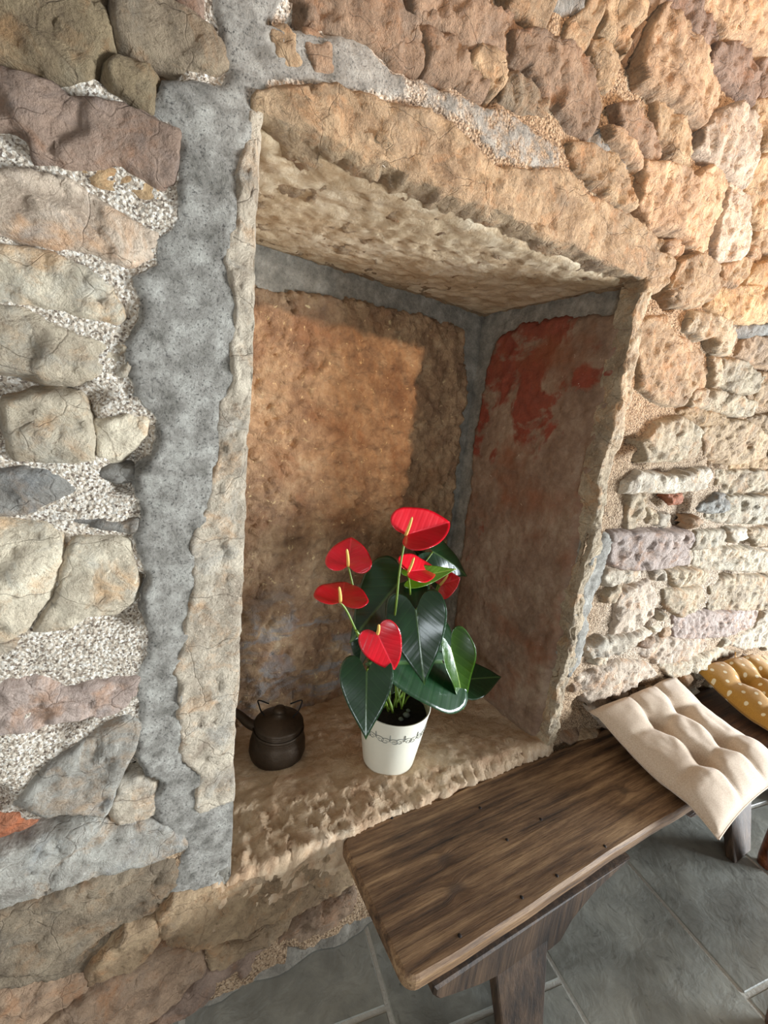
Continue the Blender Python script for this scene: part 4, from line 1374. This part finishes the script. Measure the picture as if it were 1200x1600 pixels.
# leaves
leaf(650, 953, YP - .06, 664, 1074, YP - .16, 88, (0, 0, .15), via=[(640, 1040, YP), (656, 950, YP + .05)], fold=.16, droop_=.10, wave=.05, seed=1, wl=1.0, wr=.95)
leaf(573, 1050, YP - .10, 571, 1158, YP - .20, 70, (-.1, 0, .25), via=[(600, 1090, YP - .02), (578, 1044, YP - .03)], fold=.18, droop_=.12, wave=.02, seed=2, lobe_lift=-.1)
leaf(622, 912, YP + .06, 546, 1000, YP + .0, 100, (-.1, 0, .3), via=[(610, 1020, YP + .05)], fold=.10, droop_=.15, wave=.03, seed=3)
leaf(690, 1034, YP - .04, 574, 1036, YP - .08, 150, (0, 0, .25), via=[(640, 1070, YP + .0), (680, 1050, YP)], fold=.05, droop_=.04, wave=.02, seed=4)
leaf(704, 1012, YP - .08, 734, 1114, YP - .14, 60, (.45, 0, .3), 'leaf_olive', via=[(640, 1070, YP), (690, 1030, YP + .02)], fold=.22, droop_=.12, wave=.05, seed=5, cup=.3)
leaf(728, 1062, YP + .06, 786, 1056, YP + .05, 72, (.1, 0, .4), via=[(650, 1080, YP + .04)], fold=.06, droop_=.06, wave=.03, seed=6)
leaf(676, 862, YP + .12, 742, 897, YP + .06, 70, (.1, 0, .5), via=[(640, 1000, YP + .06), (655, 900, YP + .10)], fold=-.22, droop_=.25, wave=.05, seed=7)
leaf(646, 902, YP + .03, 712, 890, YP + .01, 34, (0, 0, .2), 'leaf_young', via=[(640, 1000, YP + .03)], fold=.10, droop_=-.05, wave=.04, seed=8)
leaf(566, 1000, YP + .10, 560, 1046, YP + .06, 34, (-.3, 0, .2), via=[(590, 1060, YP + .06)], fold=.15, seed=9)
leaf(610, 1052, YP + .10, 560, 1096, YP + .14, 60, (0, 0, .8), via=None, fold=.1, seed=10)
leaf(690, 900, YP + .22, 650, 858, YP + .20, 50, (0, 0, .2), via=[(650, 1000, YP + .12)], fold=.1, seed=11)


def flower(bu, bv, by, tu, tv, ty, wpx, nmix, sp, via, top=None, **kw):
    B = PX(bu, bv, by); T = PX(tu, tv, ty)
    s = blade('spathe', B, T, face_cam(B, nmix), wpx * px_m, M['spathe'], tab=SPATHE, **kw)
    E = PX(*sp)
    pts = spline([B, B * .5 + E * .5 + Vector((0, -.002, .001)), E], 5)
    k = len(pts)
    TV, TF = tube(pts, [.0044 * (1 - .35 * (i / (k - 1)) ** 2) * (.5 if i == k - 1 else 1) for i in range(k)], 10)
    obj('spadix', TV, TF, M['spadix'], s, loc=tuple(B))
    g = Vector((random.uniform(-.025, .025), random.uniform(-.02, .02), 0))
    stem([SOIL + g] + [PX(*q) for q in via] + [B], .0034, .0026, name='stem')
    return s


flower(634, 836, YP - .03, 701, 818, YP + .0, 66, (0, 0, .55), (644, 808, YP - .07), [(600, 1050, YP), (617, 960, YP - .04), (624, 895, YP - .04)], fold=.38, droop_=-.04, wave=.02, seed=1, wl=1.0, wr=1.0)
flower(544, 884, YP + .08, 549, 838, YP + .13, 62, (0, 0, .05), (542, 858, YP + .03), [(590, 1050, YP + .04), (558, 940, YP + .07)], fold=.10, droop_=.1, wave=.03, seed=2)
flower(532, 941, YP + .0, 539, 905, YP + .10, 70, (0, 0, .35), (530, 917, YP - .05), [(590, 1060, YP), (556, 985, YP + .0), (542, 955, YP + .0)], fold=.12, droop_=.1, wave=.03, seed=3)
flower(638, 893, YP - .01, 680, 889, YP + .06, 48, (0, 0, .5), (647, 871, YP - .04), [(620, 1040, YP + .02), (640, 950, YP + .02)], fold=.30, droop_=.0, wave=.03, seed=4)
flower(688, 914, YP + .10, 722, 903, YP + .03, 46, (-.1, 0, .1), (700, 898, YP + .06), [(640, 1030, YP + .06), (672, 950, YP + .09)], fold=.25, droop_=-.2, wave=.03, seed=5)
flower(590, 990, YP - .12, 618, 1050, YP - .15, 52, (-.1, 0, .1), (592, 976, YP - .16), [(600, 1080, YP - .03), (586, 1020, YP - .08)], fold=.10, droop_=.1, wave=.03, seed=6)
# a cut stem on the left
stem([SOIL, PX(592, 1060, YP - .02), PX(577, 1015, YP - .04), PX(556, 985, YP - .04)], .004, .0034)

# ------------------------------------------------------------------ old kettle
kc = onZ(433, 1172, -1.285); kc = Vector((kc.x, kc.y, sill_z(kc.y) + .003))
M['kettle'] = simple('tarnished_copper', lin((.25, .20, .15)), .5, .55, (45, .5, .004), .35)
M['wire'] = simple('black_iron_wire', lin((.08, .065, .055)), .6, .5)
kt = thing('old_kettle', 'small dark tarnished metal kettle with wire handle stubs on the niche sill', 'kettle', tuple(kc))
KR = .084
V, F = lathe([(.0001, 0), (KR * .86, 0), (KR * .95, .006), (KR, .022), (KR * .985, .045), (KR * .93, .066), (KR * .88, .078), (KR * .89, .082), (KR * .86, .086), (KR * .84, .10), (KR * .83, .108), (KR * .80, .110)], tuple(kc), 56)
obj('body', V, F, M['kettle'], kt, loc=tuple(kc))
V, F = lathe([(KR * .86, .106), (KR * .87, .110), (KR * .82, .114), (KR * .62, .124), (KR * .36, .134), (KR * .22, .138), (KR * .20, .146), (KR * .24, .150), (KR * .18, .158), (.0001, .160)], tuple(kc), 48)
lid = obj('lid', V, F, M['kettle'], kt, loc=(kc.x, kc.y, kc.z + .11))
V, F = lathe([(KR * .885, .084), (KR * .91, .087), (KR * .91, .091), (KR * .88, .094)], tuple(kc), 48)
obj('band', V, F, M['kettle'], kt, loc=(kc.x, kc.y, kc.z + .089))
kd = 1.72 * D / 688
rt_ = Vector(R[:, 0]); up_ = -Vector(R[:, 1])
a_ = kc + Vector((0, 0, .085)) - rt_ * KR * .80
sp_ = spline([a_ + rt_ * .02, a_ - rt_ * .022 + Vector((0, 0, .018)), a_ - rt_ * .050 + Vector((0, 0, .045)), a_ - rt_ * .082 + Vector((0, 0, .070))], 8)
TV, TF = tube(sp_, [.017 - .007 * i / (len(sp_) - 1) for i in range(len(sp_))], 14)
obj('spout', TV, TF, M['kettle'], kt, loc=tuple(a_))
for sgn in (-1, 1):
    e = kc + Vector((0, 0, .112)) + rt_ * KR * .62 * sgn
    pts = [e, e + Vector((0, 0, .014)) - rt_ * .010 * sgn, e + Vector((0, 0, .030)) + rt_ * .002 * sgn, e + Vector((0, 0, .052)) + rt_ * .010 * sgn, e + Vector((0, .004, .068)) + rt_ * .012 * sgn, e + Vector((0, .004, .056)) - rt_ * .020 * sgn]
    TV, TF = tube(spline(pts, 6), .0022, 6)
    obj('handle_wire', TV, TF, M['wire'], kt, loc=tuple(e))
    V, F = lathe([(.0001, .006), (.005, .005), (.007, 0), (.007, -.008)], tuple(e), 10)
    obj('handle_lug', V, F, M['kettle'], kt, loc=tuple(e))

# ------------------------------------------------------------------ reddish stool at the right, feet just in view
M['stool'] = wood_material('red_brown_wood', lin((.30, .13, .07)), lin((.48, .25, .13)), lin((.60, .35, .19)), 0, (), .35)
f1 = onZ(1196, 1352, -1.68); f2 = onZ(1214, 1610, -1.68)
ux = (f2 - f1).normalized(); vx = Vector((-ux.y, ux.x, 0))
if vx.x < 0: vx = -vx
sl_ = (f2 - f1).length
stool = thing('wooden_stool', 'reddish brown wooden stool standing on the slate floor beyond the cream cushion', 'stool', tuple((f1 + f2) / 2 + vx * .17))
for a in (0.0, sl_):
    for b in (0.0, .34):
        p = f1 + ux * a + vx * b
        V, F = lathe([(.0001, 0), (.020, 0), (.024, .004), (.026, .03), (.024, .12), (.021, .20), (.024, .27), (.0001, .272)], tuple(p), 18)
        obj('leg', V, F, M['stool'], stool, loc=tuple(p))
for b in (0.0, .34):
    p, q = f1 + vx * b + Vector((0, 0, .075)), f2 + vx * b + Vector((0, 0, .075))
    TV, TF = tube([p, p * .5 + q * .5, q], [.013, .016, .013], 12)
    obj('stretcher', TV, TF, M['stool'], stool, loc=tuple(p))
cs = [(-.015, -.0), (sl_ + .015, -.0), (sl_ + .015, .37), (-.015, .37)]
V, F = prism(round_poly(cs, .03), tuple(ux), tuple(vx), (0, 0, 1), tuple(f1 + Vector((0, 0, .268))), .030, .006)
obj('seat', V, F, M['stool'], stool, smooth_shade=False, loc=tuple((f1 + f2) / 2 + Vector((0, 0, .28))))
